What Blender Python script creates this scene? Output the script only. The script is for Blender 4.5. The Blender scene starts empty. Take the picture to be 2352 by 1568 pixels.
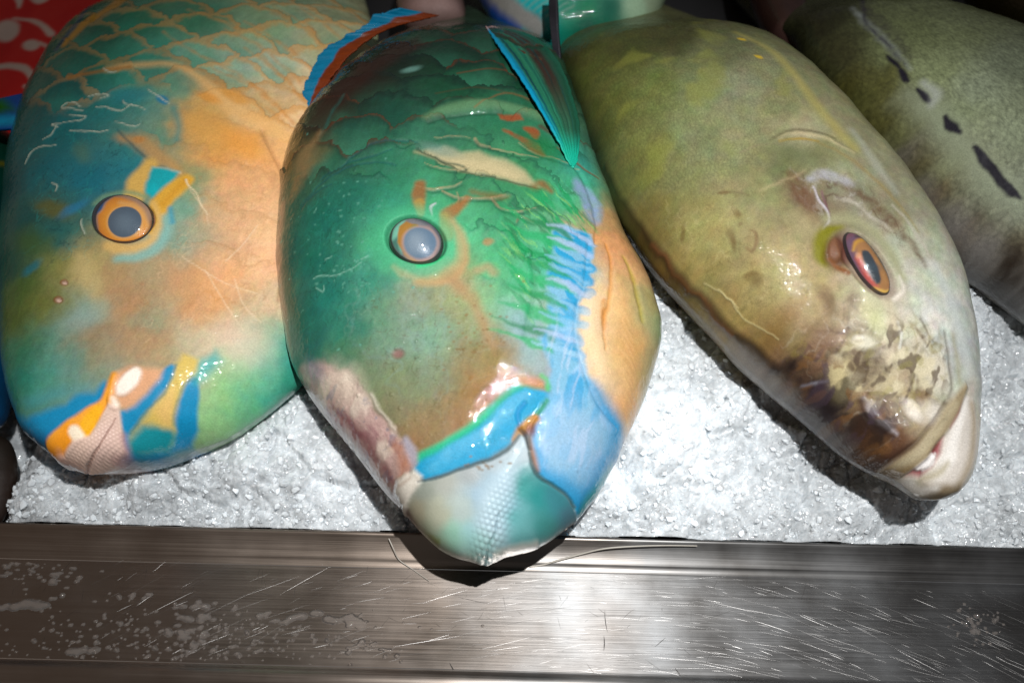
import bpy, math, random
import numpy as np
from mathutils import Matrix, Vector
from mathutils.bvhtree import BVHTree

scene = bpy.context.scene
col_main = scene.collection
rng = np.random.default_rng(7)
random.seed(7)

# ------------------------------------------------------------------ camera
H_CAM = 0.45
PITCH, ROLL, SLOPE = math.radians(52.0), math.radians(1.44), math.radians(15.0)
FOCAL = 32.0
CAM = np.array([0.0, -0.2147, H_CAM])
fwd = np.array([0, math.cos(PITCH), -math.sin(PITCH)])
r0 = np.array([1.0, 0, 0]); u0 = np.cross(r0, fwd)
rt = r0 * math.cos(ROLL) + u0 * math.sin(ROLL)
up = u0 * math.cos(ROLL) - r0 * math.sin(ROLL)
cam_data = bpy.data.cameras.new('camera')
cam = bpy.data.objects.new('camera', cam_data)
col_main.objects.link(cam)
cam.matrix_world = Matrix(((rt[0], up[0], -fwd[0], CAM[0]), (rt[1], up[1], -fwd[1], CAM[1]),
                           (rt[2], up[2], -fwd[2], CAM[2]), (0, 0, 0, 1)))
cam_data.sensor_width = 36.0
cam_data.lens = FOCAL
cam_data.clip_start = 0.02
cam_data.clip_end = 50.0
cam_data.dof.use_dof = True
cam_data.dof.focus_distance = 0.47
cam_data.dof.aperture_fstop = 5.0
scene.camera = cam
FPX = 2352 * FOCAL / 36.0

# ------------------------------------------------------------------ world, lamps, exposure
world = bpy.data.worlds.new('World')
scene.world = world
world.use_nodes = True
wn, wl = world.node_tree.nodes, world.node_tree.links
wtc = wn.new('ShaderNodeTexCoord')
wsep = wn.new('ShaderNodeSeparateXYZ')
wl.new(wtc.outputs['Generated'], wsep.inputs[0])
wramp = wn.new('ShaderNodeValToRGB')
wl.new(wsep.outputs['X'], wramp.inputs[0])
wmap = wn.new('ShaderNodeMapRange')
wmap.inputs['From Min'].default_value = -0.7
wmap.inputs['From Max'].default_value = 0.7
wl.new(wsep.outputs['X'], wmap.inputs['Value'])
wl.new(wmap.outputs[0], wramp.inputs[0])
e = wramp.color_ramp.elements
e[0].position = 0.0; e[0].color = (0.62, 0.44, 0.33, 1)
e[1].position = 1.0; e[1].color = (0.34, 0.34, 0.36, 1)
m_ = e.new(0.42); m_.color = (0.43, 0.42, 0.41, 1)
wl.new(wramp.outputs[0], wn['Background'].inputs['Color'])
wn['Background'].inputs['Strength'].default_value = 0.25

def lamp(name, loc, aim, power, size_deg, blend, radius, color=(1, 0.995, 0.985)):
    d = bpy.data.lights.new(name, 'SPOT')
    d.energy = power; d.spot_size = math.radians(size_deg); d.spot_blend = blend
    d.shadow_soft_size = radius; d.color = color
    o = bpy.data.objects.new(name, d); col_main.objects.link(o)
    o.location = loc
    o.rotation_euler = (Vector(aim) - Vector(loc)).to_track_quat('-Z', 'Y').to_euler()
    return o
lamp('stall_lamp', (0.10, -0.20, 0.86), (0.035, 0.0, 0), 43, 60, 1.0, 0.006)

scene.view_settings.view_transform = 'Standard'
scene.view_settings.look = 'None'
scene.view_settings.exposure = 0.0
scene.view_settings.gamma = 1.0
scene.view_settings.use_curve_mapping = False
scene.render.engine = 'CYCLES'
scene.cycles.use_denoising = True
scene.cycles.caustics_reflective = False
scene.cycles.caustics_refractive = False
scene.cycles.max_bounces = 8
scene.cycles.sample_clamp_indirect = 4.0

# ------------------------------------------------------------------ frames: the sloping display (X right, Y up the slope, N off the slope)
EX = np.array([1.0, 0, 0]); EY = np.array([0, math.cos(SLOPE), math.sin(SLOPE)])
EN = np.array([0, -math.sin(SLOPE), math.cos(SLOPE)])
M_S = np.stack([EX, EY, EN])                     # rows: slope axes
def to_world(P): return np.asarray(P) @ M_S
def to_slope(W): return np.asarray(W) @ M_S.T
CAM_S = to_slope(CAM)
def ray(x, y):
    d = fwd + rt * ((x - 1176) / FPX) - up * ((y - 784) / FPX)
    return to_slope(d / np.linalg.norm(d))
def on_plane(x, y, n):                           # where a sighted point lies on the plane N = n above the slope
    d = ray(x, y)
    return CAM_S + d * ((n - CAM_S[2]) / d[2])

# ------------------------------------------------------------------ colour, noise, maths
def lin(hx):
    hx = hx.lstrip('#')
    c = np.array([int(hx[i:i + 2], 16) / 255 for i in (0, 2, 4)])
    return np.where(c <= 0.04045, c / 12.92, ((c + 0.055) / 1.055) ** 2.4)
_perm = np.random.default_rng(3).permutation(256)
_perm = np.concatenate([_perm, _perm, _perm])
_ang = np.random.default_rng(4).random(256) * 2 * np.pi
_gx, _gy = np.cos(_ang), np.sin(_ang)
def pn(x, y, seed=0):
    x = np.asarray(x) + seed * 17.31; y = np.asarray(y) + seed * 9.77
    xi = np.floor(x).astype(int); yi = np.floor(y).astype(int)
    xf, yf = x - xi, y - yi
    xi &= 255; yi &= 255
    u = xf * xf * xf * (xf * (xf * 6 - 15) + 10); v = yf * yf * yf * (yf * (yf * 6 - 15) + 10)
    def g(i, j, dx, dy):
        h = _perm[_perm[(xi + i) & 255] + ((yi + j) & 255)]
        return _gx[h] * dx + _gy[h] * dy
    a = g(0, 0, xf, yf); b = g(1, 0, xf - 1, yf); c = g(0, 1, xf, yf - 1); d = g(1, 1, xf - 1, yf - 1)
    return (a + (b - a) * u) * (1 - v) + (c + (d - c) * u) * v
def fbm(x, y, oct=4, seed=0, gain=0.5):
    s, a, t = 0, 1.0, 0
    for o in range(oct):
        s = s + a * pn(x * 2 ** o, y * 2 ** o, seed + o * 5); t += a; a *= gain
    return s / t * 1.6
def sst(a, b, x):
    t = np.clip((x - a) / (b - a), 0, 1)
    return t * t * (3 - 2 * t)
def spline(pts, n):                               # Catmull-Rom through rows of pts, n samples, even in row index
    pts = np.asarray(pts, float)
    k = len(pts)
    t = np.linspace(0, k - 1, n)
    i = np.clip(np.floor(t).astype(int), 0, k - 2); f = (t - i)[:, None]
    ext = np.concatenate([[2 * pts[0] - pts[1]], pts, [2 * pts[-1] - pts[-2]]])
    p0, p1, p2, p3 = ext[i], ext[i + 1], ext[i + 2], ext[i + 3]
    return 0.5 * (2 * p1 + (p2 - p0) * f + (2 * p0 - 5 * p1 + 4 * p2 - p3) * f ** 2 + (3 * p1 - p0 - 3 * p2 + p3) * f ** 3)
def spline_even(pts, n):
    q = spline(pts, 40 * len(pts))
    L = np.concatenate([[0], np.cumsum(np.linalg.norm(np.diff(q, axis=0), axis=1))])
    s = np.linspace(0, L[-1], n)
    return np.stack([np.interp(s, L, q[:, k]) for k in range(q.shape[1])], 1)

# ------------------------------------------------------------------ mesh helpers
def make_mesh(name, V, faces, mat, parent=None, col=None, origin=(0, 0, 0), smooth=True, mat2=None):
    """V in world space, faces an (n,4) or (n,3) array; origin is subtracted (the parent's place)."""
    V = np.asarray(V, float) - np.asarray(origin, float)
    faces = np.asarray(faces, int)
    k = faces.shape[1]
    me = bpy.data.meshes.new(name)
    me.vertices.add(len(V)); me.vertices.foreach_set('co', V.ravel())
    me.loops.add(faces.size); me.loops.foreach_set('vertex_index', faces.ravel())
    me.polygons.add(len(faces))
    me.polygons.foreach_set('loop_start', np.arange(len(faces)) * k)
    me.polygons.foreach_set('loop_total', np.full(len(faces), k))
    me.polygons.foreach_set('use_smooth', np.broadcast_to(np.asarray(smooth), (len(faces),)).copy())
    me.update(calc_edges=True); me.validate()
    if col is not None:
        at = me.color_attributes.new('col', 'FLOAT_COLOR', 'POINT')
        at.data.foreach_set('color', np.concatenate([np.clip(col, 0, 1), np.ones((len(V), 1))], 1).ravel())
    me.materials.append(mat)
    if mat2 is not None:
        me.materials.append(mat2[0]); me.polygons.foreach_set('material_index', np.asarray(mat2[1]).astype(np.int32))
    o = bpy.data.objects.new(name, me)
    col_main.objects.link(o)
    if parent is not None:
        o.parent = parent
    else:
        o.location = origin
    return o
def thing(name, label, cat, loc, group=None):
    o = bpy.data.objects.new(name, None); col_main.objects.link(o)
    o.empty_display_size = 0.03
    o.location = loc; o['label'] = label; o['category'] = cat
    if group: o['group'] = group
    return o
def tag(o, label, cat, kind=None):
    o['label'] = label
    o['category'] = cat
    if kind: o['kind'] = kind
    return o
def compact(V, F, *arrs):
    used = np.unique(F); re = np.full(len(V), -1); re[used] = np.arange(len(used))
    return (V[used], re[F]) + tuple(a[used] for a in arrs)
def tube(pts, rad, n=8):
    pts = np.asarray(pts, float); rad = np.broadcast_to(rad, len(pts))
    T = np.gradient(pts, axis=0); T /= np.linalg.norm(T, axis=1)[:, None]
    A = np.cross(T, [0.02, 0.1, 1.0]); A /= np.linalg.norm(A, axis=1)[:, None]; B = np.cross(T, A)
    th = np.arange(n) / n * 2 * np.pi
    V = pts[:, None] + rad[:, None, None] * (np.cos(th)[None, :, None] * A[:, None] + np.sin(th)[None, :, None] * B[:, None])
    m = len(pts)
    i, j = np.meshgrid(np.arange(m - 1), np.arange(n), indexing='ij')
    F = np.stack([i * n + j, i * n + (j + 1) % n, (i + 1) * n + (j + 1) % n, (i + 1) * n + j], -1).reshape(-1, 4)
    return V.reshape(-1, 3), F

# ------------------------------------------------------------------ materials
def new_mat(name):
    m = bpy.data.materials.new(name); m.use_nodes = True
    return m, m.node_tree.nodes, m.node_tree.links, m.node_tree.nodes['Principled BSDF']
def skin_mat(name, rough=0.55, coat=0.9, coat_rough=0.015, bump=0.34, fine=1100, micro=0.13, coarse=430, scaly=0.0, sss=0.0, spec=0.2):
    m, n, l, b = new_mat(name)
    a = n.new('ShaderNodeAttribute'); a.attribute_name = 'col'
    tc = n.new('ShaderNodeTexCoord')
    no = n.new('ShaderNodeTexNoise'); no.inputs['Scale'].default_value = fine; no.inputs['Detail'].default_value = 3
    l.new(tc.outputs['Object'], no.inputs['Vector'])
    mr = n.new('ShaderNodeMapRange'); mr.inputs['From Min'].default_value = 0.25; mr.inputs['From Max'].default_value = 0.75
    mr.inputs['To Min'].default_value = 1 - micro; mr.inputs['To Max'].default_value = 1 + micro
    l.new(no.outputs['Fac'], mr.inputs['Value'])
    mx = n.new('ShaderNodeVectorMath'); mx.operation = 'SCALE'
    l.new(a.outputs['Color'], mx.inputs[0]); l.new(mr.outputs[0], mx.inputs['Scale'])
    l.new(mx.outputs[0], b.inputs['Base Color'])
    n2 = n.new('ShaderNodeTexNoise'); n2.inputs['Scale'].default_value = coarse; n2.inputs['Detail'].default_value = 0.6
    l.new(tc.outputs['Object'], n2.inputs['Vector'])
    bp = n.new('ShaderNodeBump'); bp.inputs['Strength'].default_value = bump; bp.inputs['Distance'].default_value = 0.001
    l.new(n2.outputs['Fac'], bp.inputs['Height'])
    l.new(bp.outputs[0], b.inputs['Coat Normal'])
    b2 = n.new('ShaderNodeBump'); b2.inputs['Strength'].default_value = 0.25; b2.inputs['Distance'].default_value = 0.0004
    l.new(no.outputs['Fac'], b2.inputs['Height'])
    l.new(b2.outputs[0], b.inputs['Normal'])
    r = n.new('ShaderNodeMapRange'); r.inputs['To Min'].default_value = rough - 0.1; r.inputs['To Max'].default_value = rough + 0.12
    l.new(n2.outputs['Fac'], r.inputs['Value']); l.new(r.outputs[0], b.inputs['Roughness'])
    b.inputs['Coat Weight'].default_value = coat
    b.inputs['Coat Roughness'].default_value = coat_rough
    b.inputs['Coat IOR'].default_value = 1.38
    b.inputs['Specular IOR Level'].default_value = spec
    if sss:
        b.inputs['Subsurface Weight'].default_value = sss
        b.inputs['Subsurface Radius'].default_value = (0.004, 0.003, 0.002)
        b.inputs['Subsurface Scale'].default_value = 1.0
    return m
M_SKIN = skin_mat('wet_scaled_skin')
M_GREY = skin_mat('smooth_olive_skin', rough=0.55, coat=0.55, bump=0.36, fine=1400, micro=0.18, coarse=520)
M_BEAK = skin_mat('beak_enamel', rough=0.4, coat=0.8, coat_rough=0.02, bump=0.16, fine=1200, micro=0.05)
M_EYE = skin_mat('wet_eye', rough=0.25, coat=1.0, coat_rough=0.02, bump=0.02, fine=1600, micro=0.06)
def clear_mat(name, ior, tint, rough=0.02, milk=0.0, milk_col=(0.8, 0.84, 0.86, 1)):
    m, n_, l_, b_ = new_mat(name); n_.remove(b_)
    fr = n_.new('ShaderNodeFresnel'); fr.inputs['IOR'].default_value = ior
    tr_ = n_.new('ShaderNodeBsdfTransparent'); tr_.inputs['Color'].default_value = tint
    gl = n_.new('ShaderNodeBsdfGlossy'); gl.inputs['Roughness'].default_value = rough
    df = n_.new('ShaderNodeBsdfDiffuse'); df.inputs['Color'].default_value = milk_col
    mk = n_.new('ShaderNodeMixShader'); mk.inputs[0].default_value = milk; l_.new(tr_.outputs[0], mk.inputs[1]); l_.new(df.outputs[0], mk.inputs[2])
    mx = n_.new('ShaderNodeMixShader'); l_.new(fr.outputs[0], mx.inputs[0]); l_.new(mk.outputs[0], mx.inputs[1]); l_.new(gl.outputs[0], mx.inputs[2])
    l_.new(mx.outputs[0], n_['Material Output'].inputs['Surface'])
    return m
M_CORNEA = clear_mat('clear_cornea', 1.38, (0.94, 0.95, 0.96, 1), 0.015, 0.04)
M_FIN = skin_mat('fin_membrane', rough=0.45, coat=0.4, bump=0.2, fine=1100, micro=0.12)

# ------------------------------------------------------------------ pattern painter (works in each body's own flat coordinates)
class Paint:
    def __init__(s, x, y, trace, unit, k=0.85, fall=0.8, seed=1, sat=1.08):
        s.x, s.y, s.trace, s.u, s.k, s.fall, s.sat = x, y, trace, unit, k, fall, sat
        s.n = len(x); s.col = np.zeros((s.n, 3)); s.h = np.zeros(s.n)
        L = 1 / (46 * unit)
        s.wx = fbm(x * L, y * L, 4, seed); s.wy = fbm(x * L, y * L, 4, seed + 40)
        s.tex = fbm(x * L * 2.2, y * L * 2.2, 4, seed + 90)
    def T(s, pts): return np.array([s.trace(p[0], p[1]) for p in pts])
    def C(s, hx, y=600):
        c = lin(hx); l = c @ np.array([0.25, 0.65, 0.10])
        c = np.clip(l + (c - l) * s.sat, 0.002, 1)
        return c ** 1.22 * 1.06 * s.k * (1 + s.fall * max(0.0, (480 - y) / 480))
    def field(s, samples, eps=34, p=1.9, warp=22):
        q = s.T(samples); c = np.array([s.C(a[2], a[1]) for a in samples])
        X = s.x + s.wx * warp * s.u; Y = s.y + s.wy * warp * s.u
        num = np.zeros((s.n, 3)); den = np.zeros(s.n)
        for i in range(len(q)):
            w = 1 / ((X - q[i, 0]) ** 2 + (Y - q[i, 1]) ** 2 + (eps * s.u) ** 2) ** p
            num += w[:, None] * c[i]; den += w
        s.col = num / den[:, None]
    def _box(s, q, m):
        return np.nonzero((s.x > q[:, 0].min() - m) & (s.x < q[:, 0].max() + m) & (s.y > q[:, 1].min() - m) & (s.y < q[:, 1].max() + m))[0]
    def _apply(s, i, m, hx, op, h, y, tex):
        if tex: m = m * np.clip(0.75 + tex * s.tex[i], 0, 1)
        if hx is not None:
            c = s.C(hx, y); w = (m * op)[:, None]
            s.col[i] = s.col[i] * (1 - w) + c * w
        if h: s.h[i] += m * h * 0.001
    def poly(s, pts, hx, soft=6, op=1.0, warp=4, h=0, tex=0, ret=False):
        q = s.T(pts); mg = (abs(soft) + warp * 1.5 + 4) * s.u
        i = s._box(q, mg)
        X = s.x[i] + s.wx[i] * warp * s.u; Y = s.y[i] + s.wy[i] * warp * s.u
        d = np.full(len(i), 1e9); ins = np.zeros(len(i), bool)
        for a in range(len(q)):
            x1, y1 = q[a]; x2, y2 = q[(a + 1) % len(q)]
            ex, ey = x2 - x1, y2 - y1
            t = np.clip(((X - x1) * ex + (Y - y1) * ey) / (ex * ex + ey * ey + 1e-18), 0, 1)
            d = np.minimum(d, (X - x1 - t * ex) ** 2 + (Y - y1 - t * ey) ** 2)
            if y1 != y2:
                ins ^= ((y1 > Y) != (y2 > Y)) & (X < (x2 - x1) * (Y - y1) / (y2 - y1) + x1)
        d = np.sqrt(d) * np.where(ins, 1, -1)
        m = sst(-soft * s.u, soft * s.u, d)
        s._apply(i, m, hx, op, h, np.mean([p[1] for p in pts]), tex)
        if ret:
            full = np.full(s.n, -1e3); full[i] = d / s.u
            return full
    def line(s, pts, w, hx, soft=3, op=1.0, warp=3, h=0, tex=0, smooth=True, ret=False):
        ws = np.broadcast_to(np.asarray(w, float), len(pts)) if np.ndim(w) == 0 or len(np.atleast_1d(w)) == len(pts) else np.interp(np.linspace(0, 1, len(pts)), np.linspace(0, 1, len(w)), w)
        q = np.concatenate([s.T(pts), np.asarray(ws, float)[:, None]], 1)
        if smooth and len(q) > 2: q = spline(q, (len(q) - 1) * 4 + 1)
        mg = (q[:, 2].max() + soft + warp * 1.5 + 3) * s.u
        i = s._box(q, mg)
        X = s.x[i] + s.wx[i] * warp * s.u; Y = s.y[i] + s.wy[i] * warp * s.u
        d = np.full(len(i), 1e9)
        for a in range(len(q) - 1):
            x1, y1, w1 = q[a]; x2, y2, w2 = q[a + 1]
            ex, ey = x2 - x1, y2 - y1
            t = np.clip(((X - x1) * ex + (Y - y1) * ey) / (ex * ex + ey * ey + 1e-18), 0, 1)
            d = np.minimum(d, np.hypot(X - x1 - t * ex, Y - y1 - t * ey) - (w1 + (w2 - w1) * t) * 0.5 * s.u)
        m = sst(soft * s.u, -soft * s.u, d)
        s._apply(i, m, hx, op, h, np.mean([p[1] for p in pts]), tex)
    def blob(s, c, a, b, rot, hx, soft=0.5, op=1.0, warp=5, h=0, tex=0):
        q = s.T([c])[0]; ca, sa = math.cos(math.radians(rot)), math.sin(math.radians(rot))
        i = s._box(q[None], (max(a, b) * 1.6 + warp * 1.5) * s.u)
        X = (s.x[i] + s.wx[i] * warp * s.u - q[0]) / s.u; Y = -(s.y[i] + s.wy[i] * warp * s.u - q[1]) / s.u
        d = np.hypot((X * ca + Y * sa) / a, (-X * sa + Y * ca) / b)
        s._apply(i, sst(1 + soft, 1 - soft, d), hx, op, h, c[1], tex)
    def mottle(s, scale, amt, seed=0, ax=1.0, ay=1.0, rot=0):
        ca, sa = math.cos(math.radians(rot)), math.sin(math.radians(rot))
        L = 1 / (scale * s.u)
        a, b = (s.x * ca + s.y * sa) * L * ax, (-s.x * sa + s.y * ca) * L * ay
        s.col *= np.clip(1 + amt * fbm(a, b, 4, seed), 0.2, 2)[:, None]
    def jitter(s, scale, amt, seed=0, ax=1.0, ay=1.0, rot=0):
        ca, sa = math.cos(math.radians(rot)), math.sin(math.radians(rot)); L = 1 / (scale * s.u)
        a, b = (s.x * ca + s.y * sa) * L * ax, (-s.x * sa + s.y * ca) * L * ay
        for k in range(3):
            s.col[:, k] *= np.clip(1 + amt * fbm(a, b, 3, seed + 13 * k), 0.3, 2)
    def beads(s, n, box, r0=1.4, r1=3.2, h=0.2, seed=1):
        q = random.Random(seed)
        for k in range(n):
            r = q.uniform(r0, r1) * (1.6 if q.random() < 0.06 else 1)
            s.blob((q.uniform(box[0], box[2]), q.uniform(box[1], box[3])), r, r * q.uniform(0.7, 1), 0, None, soft=0.9, h=h * r / 2.4, warp=0)
    def veins(s, mask, hx, scale, width, seed, op=0.6, y=600, h=0):
        L = 1 / (scale * s.u)
        X = s.x + s.wx * 10 * s.u; Y = s.y + s.wy * 10 * s.u
        v = np.abs(fbm(X * L, Y * L, 3, seed)) + 0.25 * np.clip(fbm(X * L * 0.5, Y * L * 0.5, 2, seed + 3), 0, 1)
        w = sst(width, 0, v) * mask * op
        s.col = s.col * (1 - w[:, None]) + s.C(hx, y) * w[:, None]
        if h: s.h += w * h * 0.001
    def streaks(s, mask, hx, scale, ratio, rot, lo, hi, seed, y=500, op=1.0):
        ca, sa = math.cos(math.radians(rot)), math.sin(math.radians(rot))
        L = 1 / (scale * s.u)
        X = s.x + s.wx * 8 * s.u; Y = s.y + s.wy * 8 * s.u
        v = fbm((X * ca + Y * sa) * L / ratio, (-X * sa + Y * ca) * L, 3, seed)
        w = (sst(lo, hi, v) * mask * op)[:, None]
        s.col = s.col * (1 - w) + s.C(hx, y) * w
        return w[:, 0]

def scale_field(x, y, origin, ang, da, db, r):
    """overlapping scales: returns (edge 0..1: 1 at the free rear rim, id noise)."""
    ca, sa = math.cos(ang), math.sin(ang)                 # a runs from head to tail
    X, Y = x - origin[0], y - origin[1]
    a = (X * ca + Y * sa) / da; b = (-X * sa + Y * ca) / db
    i0 = np.floor(a).astype(int)
    edge = np.full(len(x), -1.0); ident = np.zeros(len(x))
    R = r
    for k in (-2, -1, 0, 1, 2):                            # most head-side scale that reaches the point wins
        i = i0 + k
        off = 0.5 * (i % 2)
        j = np.round(b - off)
        d = np.hypot((a - i) * da, (b - off - j) * db) / R
        new = (edge < 0) & (d < 1)
        edge = np.where(new, d, edge)
        ident = np.where(new, np.modf(np.abs(np.sin(i * 12.98 + j * 78.23) * 43758.5))[0], ident)
    edge = np.where(edge < 0, 0.5, edge)
    return edge, ident

# ------------------------------------------------------------------ lofted fish body
def biggest(sel, a, b):
    """keeps the largest connected patch of a grid of faces (the second axis wraps)."""
    g = sel.reshape(a, b).copy(); lab = np.zeros((a, b), int); n = 0; best, bl = 0, 0
    for s0 in zip(*np.nonzero(g)):
        if lab[s0]: continue
        n += 1; lab[s0] = n; st = [s0]; c = 0
        while st:
            i, j = st.pop(); c += 1
            for q in ((i + 1, j), (i - 1, j), (i, (j + 1) % b), (i, (j - 1) % b)):
                if 0 <= q[0] < a and g[q] and not lab[q]:
                    lab[q] = n; st.append(q)
        if c > best: best, bl = c, n
    return (lab == bl).ravel() & sel if n else sel

class Body:
    def __init__(s, rows, n_mid, tail=(), ns=640, nt=420, nl=40, flat=2.7, low=0.95, skew=0.0):
        """rows: (left x, left y, right x, right y, half thickness, lift): outline sightings laid on the fish's middle plane.
           tail: (length, width factor, thickness, lift) rows continuing the body away up the slope."""
        ctl = []
        for lx, ly, rx, ry, t, dz in rows:
            a, b = on_plane(lx, ly, n_mid + dz), on_plane(rx, ry, n_mid + dz)
            ctl.append(np.concatenate([a, b, [t]]))
        a, b = ctl[-1][:3], ctl[-1][3:6]
        pa, pb = ctl[-3][:3], ctl[-3][3:6]
        mid = (a + b) / 2; d = mid - (pa + pb) / 2; d[2] = 0; d /= np.linalg.norm(d)
        half = (b - a) / 2
        for ln, wf, t, dz in tail:
            c = mid + d * ln + np.array([0, 0, dz])
            ctl.append(np.concatenate([c - half * wf, c + half * wf, [t]]))
        q = spline(np.array(ctl), 60 * len(ctl))
        m = (q[:, :3] + q[:, 3:6]) / 2
        L = np.concatenate([[0], np.cumsum(np.linalg.norm(np.diff(m, axis=0), axis=1) + 0.15 * np.abs(np.diff(np.linalg.norm(q[:, :3] - q[:, 3:6], axis=1))))])
        u_ = np.linspace(0, 1, ns); t_ = L[-1] * (0.42 * u_ + 0.58 * u_ ** 2)
        s.q = np.stack([np.interp(t_, L, q[:, k]) for k in range(7)], 1)
        s.ns, s.nt, s.nl = ns, nt, nl
        ph = np.linspace(0, np.pi, nt + 1)
        tau_u = 0.55 * -np.cos(ph) + 0.45 * (2 * ph / np.pi - 1)
        pl = np.linspace(np.pi, 2 * np.pi, nl + 1)[1:-1]
        tau_l = np.cos(pl - np.pi)
        prof = lambda t: np.sqrt(np.clip(1 - np.abs(t) ** flat, 0, 1))
        tau = np.concatenate([tau_u, tau_l])
        hh = np.concatenate([prof(tau_u + skew * (1 - tau_u ** 2)), -low * prof(tau_l)])
        s.tau = tau; s.W = len(tau)
        A, B, T = s.q[:, None, :3], s.q[:, None, 3:6], 0.88 * s.q[:, 6][:, None]
        P = A * (1 - (tau[None, :, None] + 1) / 2) + B * ((tau[None, :, None] + 1) / 2)
        P = P + np.zeros((ns, s.W, 3)); P[:, :, 2] += T * hh[None]
        s.P = P
        s.upper = np.broadcast_to(np.arange(s.W) <= nt, (ns, s.W)).ravel()
        st, ct = max(1, ns // 130), max(1, nt // 90)
        G = P[::st, :nt + 1:ct]; a_, b_ = G.shape[:2]
        i, j = np.meshgrid(np.arange(a_ - 1), np.arange(b_ - 1), indexing='ij')
        F = np.stack([i * b_ + j, i * b_ + j + 1, (i + 1) * b_ + j + 1, (i + 1) * b_ + j], -1).reshape(-1, 4)
        s.bvh = BVHTree.FromPolygons([tuple(v) for v in G.reshape(-1, 3)], [tuple(f) for f in F])
        s.n_mid = n_mid
        s.cache = {}
    def hit(s, x, y):
        d = ray(x, y)
        loc, nor, idx, dist = s.bvh.ray_cast(Vector(CAM_S), Vector(d))
        if loc is None:
            p = on_plane(x, y, s.n_mid); lo, no, ix, ds = s.bvh.find_nearest(Vector(p))
            return np.array([p[0], p[1], lo[2]]), np.array([0, 0, 1.0])
        nor = np.array(nor); nor = nor if nor[2] > 0 or np.dot(nor, d) < 0 else -nor
        if np.dot(nor, d) > 0: nor = -nor
        return np.array(loc), nor
    def trace(s, x, y):
        k = (x, y)
        if k not in s.cache: s.cache[k] = s.hit(x, y)[0][:2]
        return s.cache[k]
    def painter(s, **kw):
        V = s.P.reshape(-1, 3)
        s.pt = Paint(V[:, 0], V[:, 1], s.trace, 0.00026, **kw)
        return s.pt
    def finish(s, name, root, mat, parts=()):
        """parts: (name, mask over vertices, material); the rest is the body."""
        V = s.P.reshape(-1, 3).copy(); ns, W = s.ns, s.W
        Pg = s.P
        du = np.gradient(Pg, axis=0); dv = np.roll(Pg, -1, 1) - np.roll(Pg, 1, 1)
        N = np.cross(du, dv).reshape(-1, 3); N /= np.linalg.norm(N, axis=1)[:, None] + 1e-12
        sg = np.sign(np.sum(N * (V - np.repeat(Pg.mean(1), W, 0)), 1).mean())
        s.pt.h += 0.0011 * fbm(V[:, 0] * 24, V[:, 1] * 24, 2, 55) + 0.00035 * fbm(V[:, 0] * 85, V[:, 1] * 85, 2, 56)   # slack flesh
        h = np.where(s.upper, s.pt.h, 0)
        V = V + N * sg * h[:, None]
        i, j = np.meshgrid(np.arange(ns - 1), np.arange(W), indexing='ij')
        F = np.stack([i * W + j, i * W + (j + 1) % W, (i + 1) * W + (j + 1) % W, (i + 1) * W + j], -1).reshape(-1, 4)
        F = F[:, ::-1] if sg > 0 else F
        Wd = to_world(V); org = np.array(root.location)
        left = np.ones(len(F), bool)
        objs = {}
        for pname, mask, pm in parts:
            sel = biggest(left & mask[F].all(1), ns - 1, W); left &= ~sel
            if sel.sum() == 0: continue
            v, f, c = compact(Wd, F[sel], s.pt.col)
            objs.setdefault(pname, []).append(make_mesh(pname, v, f, pm, root, c, org))
        v, f, c = compact(Wd, F[left], s.pt.col)
        objs['body'] = make_mesh(name, v, f, mat, root, c, org)
        return objs

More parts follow.
